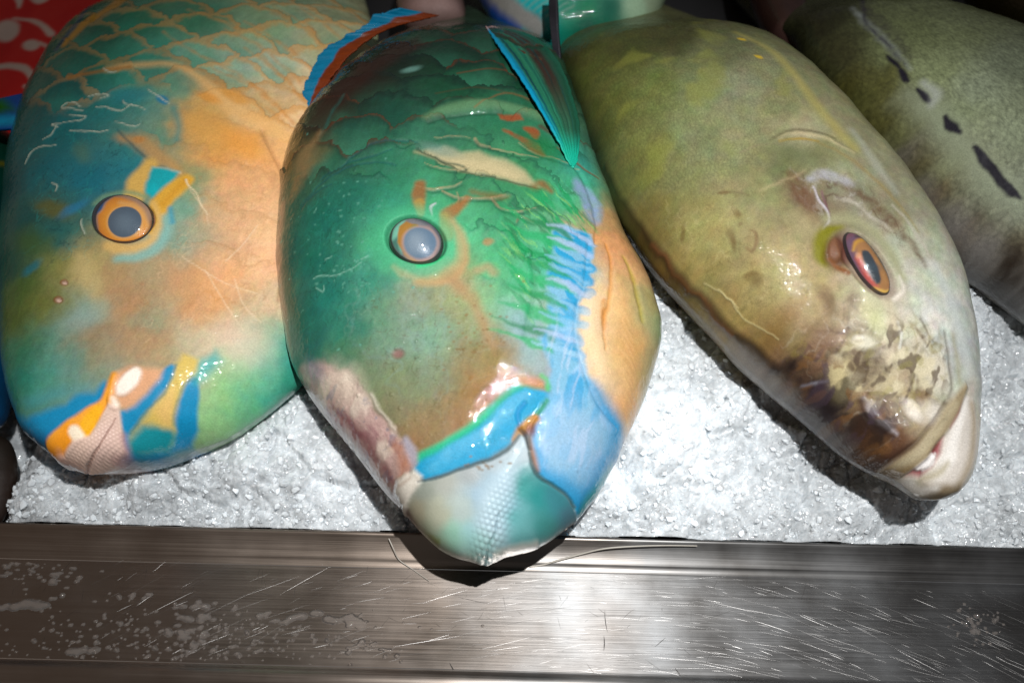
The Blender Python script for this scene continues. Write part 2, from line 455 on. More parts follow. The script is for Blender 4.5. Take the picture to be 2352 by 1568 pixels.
def eye(body, root, c, a, b, dome, raise_, paint_fn, name='eye', nr=60, nth=140, mat=None, k=0.9, inner=None, tilt=None):
    """dome set into the head; c, a, b: sightings of its centre and the ends of its two half axes on the local tangent plane."""
    p0, n0 = body.hit(*c)
    nb = [body.hit(c[0] + dx, c[1] + dy)[1] for dx in (-30, 0, 30) for dy in (-25, 0, 25)]
    nr_ = np.mean(nb, 0)
    if tilt is not None: nr_ = nr_ + np.array(tilt)
    nr_ /= np.linalg.norm(nr_)
    def tp(x, y):
        d = ray(x, y); return CAM_S + d * (np.dot(p0 - CAM_S, nr_) / np.dot(d, nr_))
    va, vb = tp(*a) - p0, tp(*b) - p0
    e1 = va / np.linalg.norm(va); e2 = np.cross(nr_, e1)
    R = (np.linalg.norm(va) + np.linalg.norm(vb)) / 2
    def tr(x, y):
        w = tp(x, y) - p0; return np.array([w @ e1, w @ e2])
    r = np.linspace(0, 1.0, nr); th = np.arange(nth) / nth * 2 * np.pi
    rr, tt = np.meshgrid(r, th, indexing='ij')
    flat = rr[..., None] * (np.cos(tt)[..., None] * va + np.sin(tt)[..., None] * vb)
    hz = 0.62 * dome * R * (1 - rr ** 2) + raise_ * R
    hc = 0.82 * dome * R * (1 - rr ** 2) + raise_ * R + 0.02 * R
    sk = 0.12 * R * sst(0.90, 1.0, rr) ** 1.5
    hz = hz - sk; hc = hc - sk
    VC = (p0 + flat + nr_ * hc[..., None]).reshape(-1, 3)
    V = p0 + flat + nr_ * hz[..., None]
    V = V.reshape(-1, 3); fl = flat.reshape(-1, 3)
    unit = 0.00026
    P = Paint(fl @ e1, fl @ e2, tr, unit, k=k, fall=0.3, seed=5)
    P.rr, P.tt = rr.ravel(), tt.ravel()
    paint_fn(P)
    V = V + nr_ * P.h[:, None]
    i, j = np.meshgrid(np.arange(nr - 1), np.arange(nth), indexing='ij')
    F = np.stack([i * nth + j, i * nth + (j + 1) % nth, (i + 1) * nth + (j + 1) % nth, (i + 1) * nth + j], -1).reshape(-1, 4)
    if np.dot(np.cross(va, vb), nr_) > 0: F = F[:, ::-1]
    F = F[:, ::-1]
    Wd = to_world(V); org = np.array(root.location)
    o = None
    if hasattr(P, 'pupil'):
        sel = (P.pupil[F] > 0).all(1)
        v, f, cc = compact(Wd, F[~sel], P.col); o = make_mesh(name, v, f, mat or M_EYE, root, cc, org)
        v, f, cc = compact(Wd, F[sel], P.col); pu = make_mesh('pupil', v, f, mat or M_EYE, o, cc, org)
    else:
        o = make_mesh(name, Wd, F, mat or M_EYE, root, P.col, org)
    Wc = to_world(VC); f0 = F[len(F) // 2]
    nf = np.cross(Wc[f0[1]] - Wc[f0[0]], Wc[f0[3]] - Wc[f0[0]])
    make_mesh('cornea', Wc, F if nf @ to_world(nr_) > 0 else F[:, ::-1], M_CORNEA, o, None, org)
    return o

def patch(name, A, B, root, mat, paint_fn, body=None, na=160, nb=40, thick=0.0012, ripple=0.0, k=0.85, seed=3, fall=0.8, rag=0.0):
    """fin between two edge lines; each point is (x, y, height): above the body when one is given, else above the slope."""
    def pos(p):
        if body is not None:
            h, _ = body.hit(p[0], p[1]); d = ray(p[0], p[1])
            q = h + np.array([0, 0, p[2]]); n = q[2]
            return on_plane(p[0], p[1], n)
        return on_plane(p[0], p[1], p[2])
    a = spline_even([pos(p) for p in A], na); b = spline_even([pos(p) for p in B], na)
    t = np.linspace(0, 1, nb)[None, :, None]
    P = a[:, None] * (1 - t) + b[:, None] * t
    if rag:
        s_ = np.linspace(0, 1, na)
        for e_, q_ in ((b, 1), (a, 0)):
            w_ = np.linspace(1 - q_, q_, nb)[None] ** 2
            P[:, :, :2] += (rag * (fbm(s_ * 30, s_ * 0 + q_ * 9, 4, 5)[:, None] * w_)[..., None] * (b - a)[:, None, :2] / (np.linalg.norm(b - a, axis=1)[:, None, None] + 1e-6))
    if ripple:
        s_ = np.linspace(0, 1, na)[:, None]
        P[:, :, 2] += ripple * 2 * fbm(s_ * 14, s_ * 0 + 3.3, 3, 8) * np.linspace(0, 1, nb)[None]
    V = P.reshape(-1, 3)
    def tr(x, y):
        q = pos((x, y, (A[0][2] + B[0][2]) / 2)); return q[:2]
    pt = Paint(V[:, 0], V[:, 1], tr, 0.00026, k=k, fall=fall, seed=seed)
    pt.sa = np.repeat(np.linspace(0, 1, na), nb); pt.sb = np.tile(np.linspace(0, 1, nb), na)
    paint_fn(pt)
    V = V + np.array([0, 0, 1.0]) * pt.h[:, None]
    i, j = np.meshgrid(np.arange(na - 1), np.arange(nb - 1), indexing='ij')
    F = np.stack([i * nb + j, i * nb + j + 1, (i + 1) * nb + j + 1, (i + 1) * nb + j], -1).reshape(-1, 4)
    n0 = np.cross(V[F[0, 1]] - V[F[0, 0]], V[F[0, 3]] - V[F[0, 0]])
    o = make_mesh(name, to_world(V), F, mat, root, pt.col, np.array(root.location))
    sm = o.modifiers.new('thickness', 'SOLIDIFY'); sm.thickness = thick; sm.offset = 0
    return o
# ================================================================== parrotfish with the orange ringed eye
def build_left_parrotfish():
    root = thing('parrotfish', 'teal and peach parrotfish with orange ringed eye and yellow lip beside a white beak', 'fish',
                 to_world(on_plane(420, 560, -0.01)), 'whole fish laid on the crushed ice')
    rows = [(205, 1086, 207, 1086, 0.0, 0.004), (158, 1070, 287, 1073, 0.019, 0.003), (110, 1038, 372, 1060, 0.030, 0.002), (66, 990, 450, 1033, 0.037, 0),
            (38, 912, 545, 990, 0.041, 0), (21, 820, 640, 922, 0.0435, 0), (14, 715, 715, 850, 0.045, 0), (11, 600, 770, 745, 0.046, 0),
            (20, 480, 800, 610, 0.047, 0), (38, 355, 815, 460, 0.047, 0), (68, 245, 830, 320, 0.045, 0), (120, 150, 850, 200, 0.041, -0.002),
            (195, 75, 870, 110, 0.036, -0.006)]
    b = Body(rows, 0.030, tail=[(0.045, 0.80, 0.030, -0.020), (0.10, 0.55, 0.022, -0.045), (0.16, 0.34, 0.012, -0.07), (0.20, 0.30, 0.004, -0.085)], skew=0.30)
    p = b.painter(k=1.02, seed=11, fall=0.25, sat=0.98)
    p.field([(60, 300, '#0a5f5e'), (100, 400, '#0d7074'), (60, 500, '#145a57'), (30, 420, '#0a4f52'), (30, 600, '#16564a'), (150, 300, '#127a7c'), (200, 420, '#127c8c'), (250, 250, '#258684'),
             (300, 385, '#128792'), (350, 320, '#63957e'), (300, 340, '#2a8786'), (330, 290, '#7f9b86'), (430, 420, '#8b9c74'), (130, 530, '#1f7674'), (120, 470, '#6d7646'), (160, 450, '#4c7862'), (60, 650, '#4a6a30'), (100, 700, '#75762f'),
             (45, 720, '#55672c'), (130, 610, '#8f8d50'), (200, 620, '#b7a56e'), (250, 655, '#b6956c'), (300, 690, '#b78c64'), (200, 760, '#a2886a'), (190, 700, '#8fa38f'), (120, 780, '#5f8e7e'), (60, 800, '#2a765a'),
             (50, 870, '#17806f'), (110, 860, '#4c9a8a'), (150, 850, '#70978a'), (250, 820, '#9a9378'), (300, 770, '#b08c69'), (340, 730, '#8c9a80'), (350, 790, '#b3906a'), (450, 700, '#c8996c'), (430, 640, '#c39a72'), (520, 620, '#dca877'),
             (480, 690, '#d3a271'), (600, 500, '#e2b78c'), (560, 420, '#dba97a'), (500, 560, '#c9a582'), (450, 540, '#a8a58a'), (400, 560, '#7fa596'), (430, 480, '#6ea593'), (520, 470, '#d6ab80'), (620, 350, '#e4b47e'), (560, 330, '#e0a65c'), (500, 350, '#d9a35a'), (440, 300, '#c79f5e'), (480, 240, '#cba564'),
             (380, 210, '#72a088'), (300, 180, '#3f9484'), (300, 240, '#3a8c84'), (340, 250, '#5b8f88'), (250, 150, '#1f7f68'), (160, 200, '#0c5a55'), (200, 150, '#0d5c50'), (350, 130, '#3f9380'), (450, 130, '#7aa68e'), (550, 150, '#90ab98'), (650, 160, '#9fb29e'), (620, 250, '#dcb680'),
             (560, 240, '#c9b489'), (700, 190, '#d9bd94'), (600, 60, '#8ba584'), (450, 40, '#478468'), (300, 60, '#1c7359'), (230, 80, '#125a4a'), (760, 100, '#a3a785'), (700, 300, '#e3bf95'), (500, 770, '#cdb79c'), (450, 790, '#b9b096'),
             (550, 850, '#8fbb8e'), (600, 830, '#6fb79a'), (640, 820, '#1fa08d'), (690, 820, '#119083'), (520, 900, '#9cc286'), (470, 960, '#94bf8a'), (560, 930, '#66b78e'), (610, 920, '#3aae98'), (660, 880, '#14917e'), (650, 700, '#d2b496'), (720, 600, '#d8ab82'), (690, 720, '#7fa98a'),
             (620, 600, '#e3b78f'), (640, 540, '#e4bd95'), (540, 520, '#dcb38a'), (360, 620, '#a99a78'), (230, 880, '#7d9a8c'), (330, 860, '#a99a80'), (420, 870, '#a3a880')], eps=36, warp=26)
    p.mottle(60, 0.09, 3); p.mottle(18, 0.09, 4); p.jitter(40, 0.06, 31); p.jitter(13, 0.06, 32); p.mottle(9, 0.14, 33, ax=0.4, rot=60)
    p.blob((150, 350), 110, 140, 0, '#0a6a70', soft=0.9, op=0.5, warp=20)
    p.blob((210, 420), 90, 60, 20, '#0c7c8c', soft=0.9, op=0.5, warp=16)
    p.blob((90, 520), 60, 70, 0, '#0f5a56', soft=0.9, op=0.45, warp=16)
    p.blob((330, 705), 150, 90, 0, None, soft=0.95, h=-1.8); p.blob((470, 900), 110, 80, 0, None, soft=0.95, h=1.6); p.blob((285, 440), 110, 36, 0, None, soft=0.95, h=1.4); p.blob((120, 760), 60, 110, 0, None, soft=0.95, h=-1.2)
    p.beads(170, (40, 560, 640, 900), seed=3); p.beads(60, (60, 250, 600, 560), seed=4)
    # scales: pale teal plates rimmed with orange
    sr = p.poly([(60, 260), (180, 262), (300, 190), (420, 210), (500, 225), (560, 265), (640, 330), (900, 420), (900, 40), (700, -60), (300, -60), (150, 60)], None, ret=True)
    reg = sst(-18, 26, sr)
    q = p.trace(420, 240)
    ed, idn = scale_field(p.x + p.wx * 0.006, p.y + p.wy * 0.006, q, math.radians(88), 0.0125, 0.046, 0.0265)
    w = sst(0.80, 0.93, ed + 0.04 * p.tex) * reg * np.clip(0.55 + 0.5 * (p.x - p.trace(200, 150)[0]) / 0.09, 0.15, 0.95) * 0.56
    oc = p.C('#c49148', 150)
    p.col = p.col * (1 - w[:, None]) + oc * w[:, None]
    tl = (1 - sst(0.3, 0.8, ed)) * reg * 0.35 * (0.4 + idn)
    p.col = p.col * (1 - tl[:, None]) + p.C('#2f8a78', 150) * tl[:, None]
    p.col *= (1 + reg * 0.28 * (idn - 0.5))[:, None]
    p.h += reg * (ed ** 3) * 0.0012
    for q_ in ([(375, 75), (450, 124), (544, 169), (619, 232), (679, 285)], [(517, 67), (600, 112), (694, 195)], [(630, 19), (712, 67), (746, 112)], [(562, 49), (656, 109), (712, 157)], [(431, 22), (525, 56), (600, 80)], [(487, 157), (600, 210), (675, 285)],
               [(469, 180), (600, 240), (650, 280)], [(690, 20), (760, 70), (800, 110)], [(600, 130), (690, 220), (720, 270)], [(560, 110), (640, 170), (700, 240)]):
        p.line(q_, (5, 9, 9, 6), '#c88d42', soft=6, op=0.5, warp=7, tex=0.8, h=0.2)
    # big faint scales over cheek and nape
    sr2 = p.poly([(300, 280), (520, 250), (640, 340), (660, 700), (480, 720), (420, 560), (450, 430), (330, 330)], None, ret=True)
    rg2 = sst(-20, 30, sr2)
    ed2, id2 = scale_field(p.x + p.wx * 0.008, p.y + p.wy * 0.008, p.trace(540, 480), math.radians(75), 0.026, 0.034, 0.029)
    p.h += rg2 * ed2 ** 4 * 0.0005
    cc = (rg2 * sst(0.84, 0.96, ed2) * 0.25)[:, None]
    p.col = p.col * (1 - cc) + p.C('#b98f63') * cc
    ck = sst(-20, 40, p.poly([(420, 380), (640, 330), (660, 760), (330, 800), (220, 680), (380, 560)], None, ret=True))
    p.veins(ck, '#e8cba6', 70, 0.035, 81, op=0.22, h=0.12); p.veins(ck, '#b07f58', 46, 0.04, 82, op=0.28)
    fh = sst(-20, 40, p.poly([(40, 300), (200, 280), (330, 300), (300, 420), (200, 600), (60, 640)], None, ret=True))
    p.veins(fh, '#2f9a94', 50, 0.05, 83, op=0.35); p.veins(fh, '#083f44', 40, 0.05, 84, op=0.4)
    # dorsal rim and shoulder band
    p.line([(150, 105), (200, 55), (260, 15), (320, -20)], (16, 26, 30, 30), '#a8801e', soft=8, op=0.9)
    p.line([(130, 115), (180, 55), (240, 5)], 12, '#123a6a', soft=8, op=0.7)
    p.line([(250, 162), (330, 150), (400, 152), (470, 190), (520, 240), (590, 275), (680, 330)], (10, 14, 14, 20, 34, 36, 30), '#e2b678', soft=12, op=0.7, h=0.5)
    p.line([(160, 182), (230, 166), (300, 158)], 9, '#a5722a', soft=6, op=0.7)
    p.blob((470, 290), 60, 40, 20, '#d8a454', op=0.55, soft=0.7, warp=14)
    p.blob((560, 330), 60, 30, 35, '#df9f45', op=0.5, soft=0.7, warp=14)
    p.blob((480, 225), 26, 10, 20, '#d8952f', op=0.6, soft=0.6)
    p.blob((540, 225), 34, 12, 25, '#d99a34', op=0.6, soft=0.6)
    p.blob((318, 322), 12, 8, 10, '#a8642c', op=0.8, warp=6)
    p.line([(280, 318), (330, 330), (380, 370), (420, 400)], (20, 36, 34, 16), '#c99a5c', soft=14, op=0.7, warp=10)
    p.line([(400, 250), (412, 290), (405, 320)], 16, '#3c8f8c', soft=10, op=0.7)
    p.line([(270, 300), (310, 340), (360, 378), (412, 398)], (3, 4, 4, 2), '#0e5a62', soft=4, op=0.8, h=-0.5)
    p.line([(345, 380), (380, 388), (415, 398)], 4, '#d8c8a8', soft=3, h=0.4)
    p.blob((375, 230), 16, 9, 35, '#1583a6', op=0.9, soft=0.4)
    p.blob((300, 220), 46, 22, 0, '#2d8a92', op=0.6, soft=0.6)
    for q_ in ([(186, 244), (170, 238), (148, 240), (143, 250), (166, 250), (190, 253)], [(219, 246), (244, 245), (258, 251), (281, 254), (305, 244), (336, 252)], [(281, 234), (287, 241), (305, 244)],
               [(160, 265), (195, 266), (187, 275), (145, 281)], [(141, 285), (119, 287), (133, 293)], [(131, 289), (116, 311), (97, 321)], [(128, 332), (79, 341), (56, 375)], [(338, 206), (368, 224), (392, 240)],
               [(205, 222), (230, 218), (250, 222), (228, 228)], [(240, 160), (255, 168), (268, 166)], [(265, 280), (300, 290), (320, 286)], [(160, 300), (220, 305), (250, 300)], [(120, 420), (132, 428), (128, 440)], [(188, 505), (186, 520), (195, 540)]):
        p.line(q_, (2.2, 3.6, 3, 2), '#b9bfae', soft=1.6, op=0.85, h=0.9, warp=5)
    # slime film around the strands
    m = sst(60, 0, np.hypot((p.x - p.trace(250, 270)[0]) / 2, p.y - p.trace(250, 270)[1]) / p.u - 40)
    p.h += m * 0.0006 * np.abs(fbm(p.x * 260, p.y * 260, 3, 71))
    # blotches on the dark forehead
    p.blob((120, 480), 42, 16, 20, '#6f6d38', op=0.8, soft=0.7, warp=12)
    p.blob((75, 560), 50, 26, 30, '#4d6a34', op=0.7, soft=0.8, warp=14)
    p.blob((170, 480), 30, 10, -35, '#2f83a8', op=0.7, soft=0.7, warp=8)
    p.blob((70, 615), 22, 10, -30, '#147a88', op=0.7, soft=0.6, warp=8)
    p.blob((190, 350), 24, 16, 60, '#5d7f6a', op=0.6, soft=0.8, warp=10)
    p.blob((205, 640), 20, 60, -28, '#c9b784', op=0.55, soft=0.8, warp=8)
    p.blob((190, 725), 44, 26, -25, '#8fb0ac', op=0.55, soft=0.9, warp=12)
    p.blob((420, 640), 70, 30, 40, '#c79b6f', op=0.4, soft=0.9, warp=14)
    p.blob((480, 660), 50, 16, 55, '#dba870', op=0.5, soft=0.9, warp=10)
    p.blob((560, 790), 50, 40, 0, '#d8c2b0', op=0.6, soft=0.9, warp=8)
    for a in ([(430, 430), (455, 460), (475, 490), (480, 520)], [(590, 520), (560, 560), (520, 600)], [(470, 620), (520, 700), (560, 760)], [(420, 590), (500, 640), (600, 680)], [(540, 640), (560, 700), (600, 740)]):
        p.line(a, (1.5, 2.5, 1.5, 1), '#e6d3b6', soft=2, op=0.5, h=0.25)
    p.line([(425, 395), (470, 450), (485, 540), (470, 640), (430, 730)], (10, 26, 34, 30, 10), None, soft=22, h=0.9)
    p.line([(560, 300), (610, 420), (620, 540), (600, 680), (560, 780)], (16, 40, 50, 40, 16), None, soft=40, h=1.4)
    p.line([(600, 300), (655, 420), (668, 540), (640, 690)], (3, 5, 5, 3), '#96704e', soft=6, op=0.55, h=-1.3)
    # nostrils
    for c_, r_ in (((146, 647), 9), ((131, 686), 10)):
        p.blob(c_, r_, r_ * 0.75, 10, '#8a5a3a', op=0.8, soft=0.4, h=0.5, warp=2)
        p.blob((c_[0] + 1, c_[1] + 1), r_ * 0.55, r_ * 0.4, 10, '#c9b0a0', op=0.9, soft=0.3, h=-1.2, warp=1)
    # bands round the eye
    p.line([(345, 375), (330, 400), (316, 425), (308, 455)], (30, 38, 42, 44), '#d6b264', soft=9, warp=5)
    p.poly([(350, 382), (412, 396), (395, 425), (375, 441), (352, 458), (335, 440), (336, 420)], '#14abb2', soft=7, warp=5)
    p.poly([(346, 425), (356, 422), (366, 440), (352, 456), (337, 445)], '#06b4bc', soft=6, warp=3)
    p.line([(430, 414), (410, 430), (385, 452), (366, 480), (356, 510), (350, 535)], (26, 36, 38, 36, 26, 12), '#d9ac44', soft=7, warp=4)
    p.line([(425, 418), (400, 445), (375, 470)], 12, '#cf9b30', soft=8, warp=4, op=0.8)
    p.line([(356, 470), (368, 520), (345, 556), (300, 575), (250, 568)], (10, 14, 18, 22, 18), '#d9b673', soft=8, warp=4, op=0.85)
    p.line([(384, 500), (386, 530), (365, 565), (320, 590), (270, 592)], (16, 18, 20, 22, 16), '#8dbcb4', soft=9, warp=5, op=0.8)
    p.line([(392, 480), (396, 510)], 10, '#2f9fb8', soft=6, op=0.7)
    p.line([(428, 415), (432, 428), (452, 445), (462, 470), (480, 495)], (4, 3, 2, 2, 1), '#e0cfae', soft=2, h=0.4, warp=3)
    p.line([(222, 470), (250, 452), (300, 446), (335, 455)], 10, '#86a583', soft=8, op=0.8)
    p.blob((285, 506), 80, 64, 4, None, soft=0.25, h=1.4, warp=0)
    p.blob((285, 506), 62, 47, 4, '#3a2a14', soft=0.08, op=0.35, h=-2.6, warp=0)
    # mouth: blue lip patches, yellow band, pale beak
    blue = '#0590b8'
    p.poly([(20, 945), (60, 962), (110, 940), (150, 928), (175, 905), (215, 900), (238, 875), (262, 882), (258, 905), (240, 940), (214, 962), (170, 990), (122, 1022), (108, 1045), (60, 1000), (30, 960)], blue, soft=10, warp=6)
    p.poly([(90, 1000), (160, 985), (122, 1020), (108, 1046), (70, 1010)], '#0676ac', soft=14, warp=5, op=0.7)
    p.poly([(60, 940), (150, 915), (210, 893), (200, 880), (120, 890), (50, 920)], '#4f9aa2', soft=16, op=0.5)
    p.poly([(376, 845), (392, 836), (405, 838), (403, 862), (384, 895), (352, 930), (326, 955), (304, 985), (296, 1002), (300, 1030), (320, 1040), (380, 1035), (402, 1022), (404, 990), (396, 950), (402, 930), (424, 885), (440, 862), (452, 868), (456, 900), (454, 950),
            (458, 985), (444, 1012), (442, 1030), (372, 1068), (288, 1076), (284, 1000), (272, 944), (300, 935), (330, 905), (360, 870)], blue, soft=5, warp=4)
    p.poly([(372, 1068), (442, 1030), (452, 1050), (372, 1090), (286, 1090), (286, 1062), (340, 1062)], '#0779a4', soft=9, warp=3, op=0.6)
    p.poly([(452, 830), (500, 808), (508, 830), (470, 870), (446, 885), (440, 862)], '#3fa7a6', soft=12, warp=6, op=0.8)
    p.poly([(310, 1000), (330, 978), (394, 984), (404, 1010), (396, 1040), (320, 1052), (298, 1040), (296, 1016)], '#14939c', soft=8, warp=4)
    p.poly([(404, 838), (420, 812), (456, 826), (452, 850), (424, 884), (406, 925), (396, 960), (396, 982), (374, 978), (350, 970), (328, 972), (350, 940), (380, 905), (398, 872)], '#cfb765', soft=8, warp=4)
    p.poly([(372, 915), (400, 890), (402, 930), (392, 980), (375, 975), (355, 945)], '#dcb978', soft=14, warp=4, op=0.8)
    p.line([(404, 838), (384, 895), (350, 930), (322, 962), (300, 995)], 3, '#177a76', soft=4, op=0.6)
    p.line([(452, 868), (424, 884), (400, 940), (398, 975)], 3, '#177a76', soft=4, op=0.5)
    # pinkish corner of the mouth and white lip piece
    p.poly([(262, 858), (300, 842), (372, 848), (368, 868), (340, 900), (310, 930), (290, 940), (272, 936), (262, 905)], '#dba983', soft=10, warp=3, op=0.9)
    p.line([(268, 868), (262, 895), (258, 918)], 12, '#e2ad7c', soft=6, h=0.9)
    p.line([(312, 856), (300, 872), (284, 892), (276, 902)], (22, 30, 24, 12), '#f2e6da', soft=5, h=1.1, warp=2)
    p.line([(258, 920), (262, 930)], 16, '#f0e2d2', soft=5, h=0.8)
    yl = [(262, 862), (250, 900), (238, 930), (210, 955), (175, 982), (145, 1008), (124, 1030)]
    p.line(yl, (10, 14, 24, 34, 40, 44, 38), '#efab3c', soft=6, warp=3, h=1.0)
    p.line([(226, 940), (206, 968), (196, 990)], (16, 26, 26), '#f0b60e', soft=5, warp=2)
    p.line([(164, 990), (142, 1022), (128, 1042)], (30, 34, 30), '#f0a012', soft=8, warp=2, op=0.7)
    p.line([(172, 990), (180, 1002)], 22, '#f4e6cf', soft=5, warp=2)
    bk = [(250, 925), (274, 936), (281, 982), (292, 1038), (287, 1072), (245, 1090), (207, 1105), (180, 1096), (139, 1058), (150, 1042), (170, 1010), (205, 1000), (222, 978), (236, 950)]
    bm = p.poly(bk, '#ddc3b4', soft=4, warp=1, h=0.9, ret=True)
    p.poly([(232, 980), (270, 960), (282, 1040), (262, 1072), (220, 1070), (215, 1020)], '#d8bdb2', soft=14, warp=4, op=0.8)
    p.line([(284, 1000), (290, 1040), (280, 1070)], 10, '#b88f94', soft=8, op=0.7)
    p.line([(145, 1050), (180, 1080), (205, 1090)], 16, '#c79f92', soft=10, op=0.7)
    inb = sst(-1, 6, bm)
    L = 1 / (7.2 * p.u)
    a_ = (p.x * 0.9 - p.y * 0.43) * L; b_ = (p.x * 0.43 + p.y * 0.9) * L * 1.25
    kn = 0.5 - 0.5 * np.cos(2 * np.pi * (a_ + 0.5 * np.floor(b_))) * 1.0; kb = 0.5 - 0.5 * np.cos(2 * np.pi * b_)
    kn = np.sqrt(np.clip(kn * kb, 0, 1))
    near = np.exp(-((p.x - p.trace(240, 1020)[0]) ** 2 + (p.y - p.trace(240, 1020)[1]) ** 2) / (2 * (46 * p.u) ** 2))
    p.h += inb * kn * 0.00022 * (0.35 + near)
    p.col *= (1 + inb * near * 0.13 * (kn - 0.4))[:, None]
    p.line([(264, 960), (248, 990), (232, 1018), (222, 1030), (212, 1048), (210, 1066), (203, 1084)], (1.5, 2.2, 2.4, 3, 3, 3, 3), '#9a7c72', soft=1.4, op=0.75, h=-0.7, warp=4)
    parts = b.finish('body', root, M_SKIN, parts=[('beak', bm > 0.5, M_BEAK)])
    def pe(P):
        P.col[:] = P.C('#f2a433')
        P.mottle(20, 0.10, 2)
        P.line([(235, 545), (285, 566), (345, 540)], 20, '#f3a02c', soft=6)
        P.blob((292, 516), 44, 42, 0, '#f8b23c', soft=0.3, op=0.8)
        P.line([(285, 476), (325, 485), (346, 515), (338, 548)], (10, 14, 14, 8), '#f4c07c', soft=6, op=0.8)
        P.line([(262, 452), (300, 458), (340, 478), (354, 515)], (8, 16, 20, 14), '#b79a86', soft=6, op=0.9)
        P.line([(352, 498), (354, 525), (338, 548), (318, 562)], (6, 14, 14, 6), '#a06a36', soft=5, op=0.8, tex=1.5)
        P.poly([(205, 440), (262, 440), (268, 456), (250, 474), (242, 490), (228, 502), (228, 545), (195, 550), (190, 480)], '#0b6ea6', soft=4, warp=3)
        P.line([(214, 520), (212, 490), (232, 462), (262, 450)], 8, '#0a3f66', soft=8, op=0.8)
        P.line([(268, 456), (250, 474), (242, 490), (228, 504), (226, 530)], 4, '#e8b98e', soft=4, op=0.8)
        P.line([(218, 480), (250, 452), (300, 449), (345, 475)], 6, '#1c140c', soft=4, op=0.95)
        P.pupil = 1 - np.hypot((P.x - P.trace(294, 519)[0]), (P.y - P.trace(294, 519)[1]) * 1.0) / (32.5 * P.u)
        P.blob((294, 519), 36, 36, 0, '#f7c078', soft=0.1, warp=1)
        P.blob((294, 519), 32.5, 33, 0, '#5d6e7e', soft=0.05, warp=0)
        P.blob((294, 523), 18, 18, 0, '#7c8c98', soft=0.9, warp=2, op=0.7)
        P.mottle(8, 0.06, 9)
    eye(b, root, (284, 506), (357, 508), (284, 564), 0.42, 0.12, pe)
    return root
build_left_parrotfish()
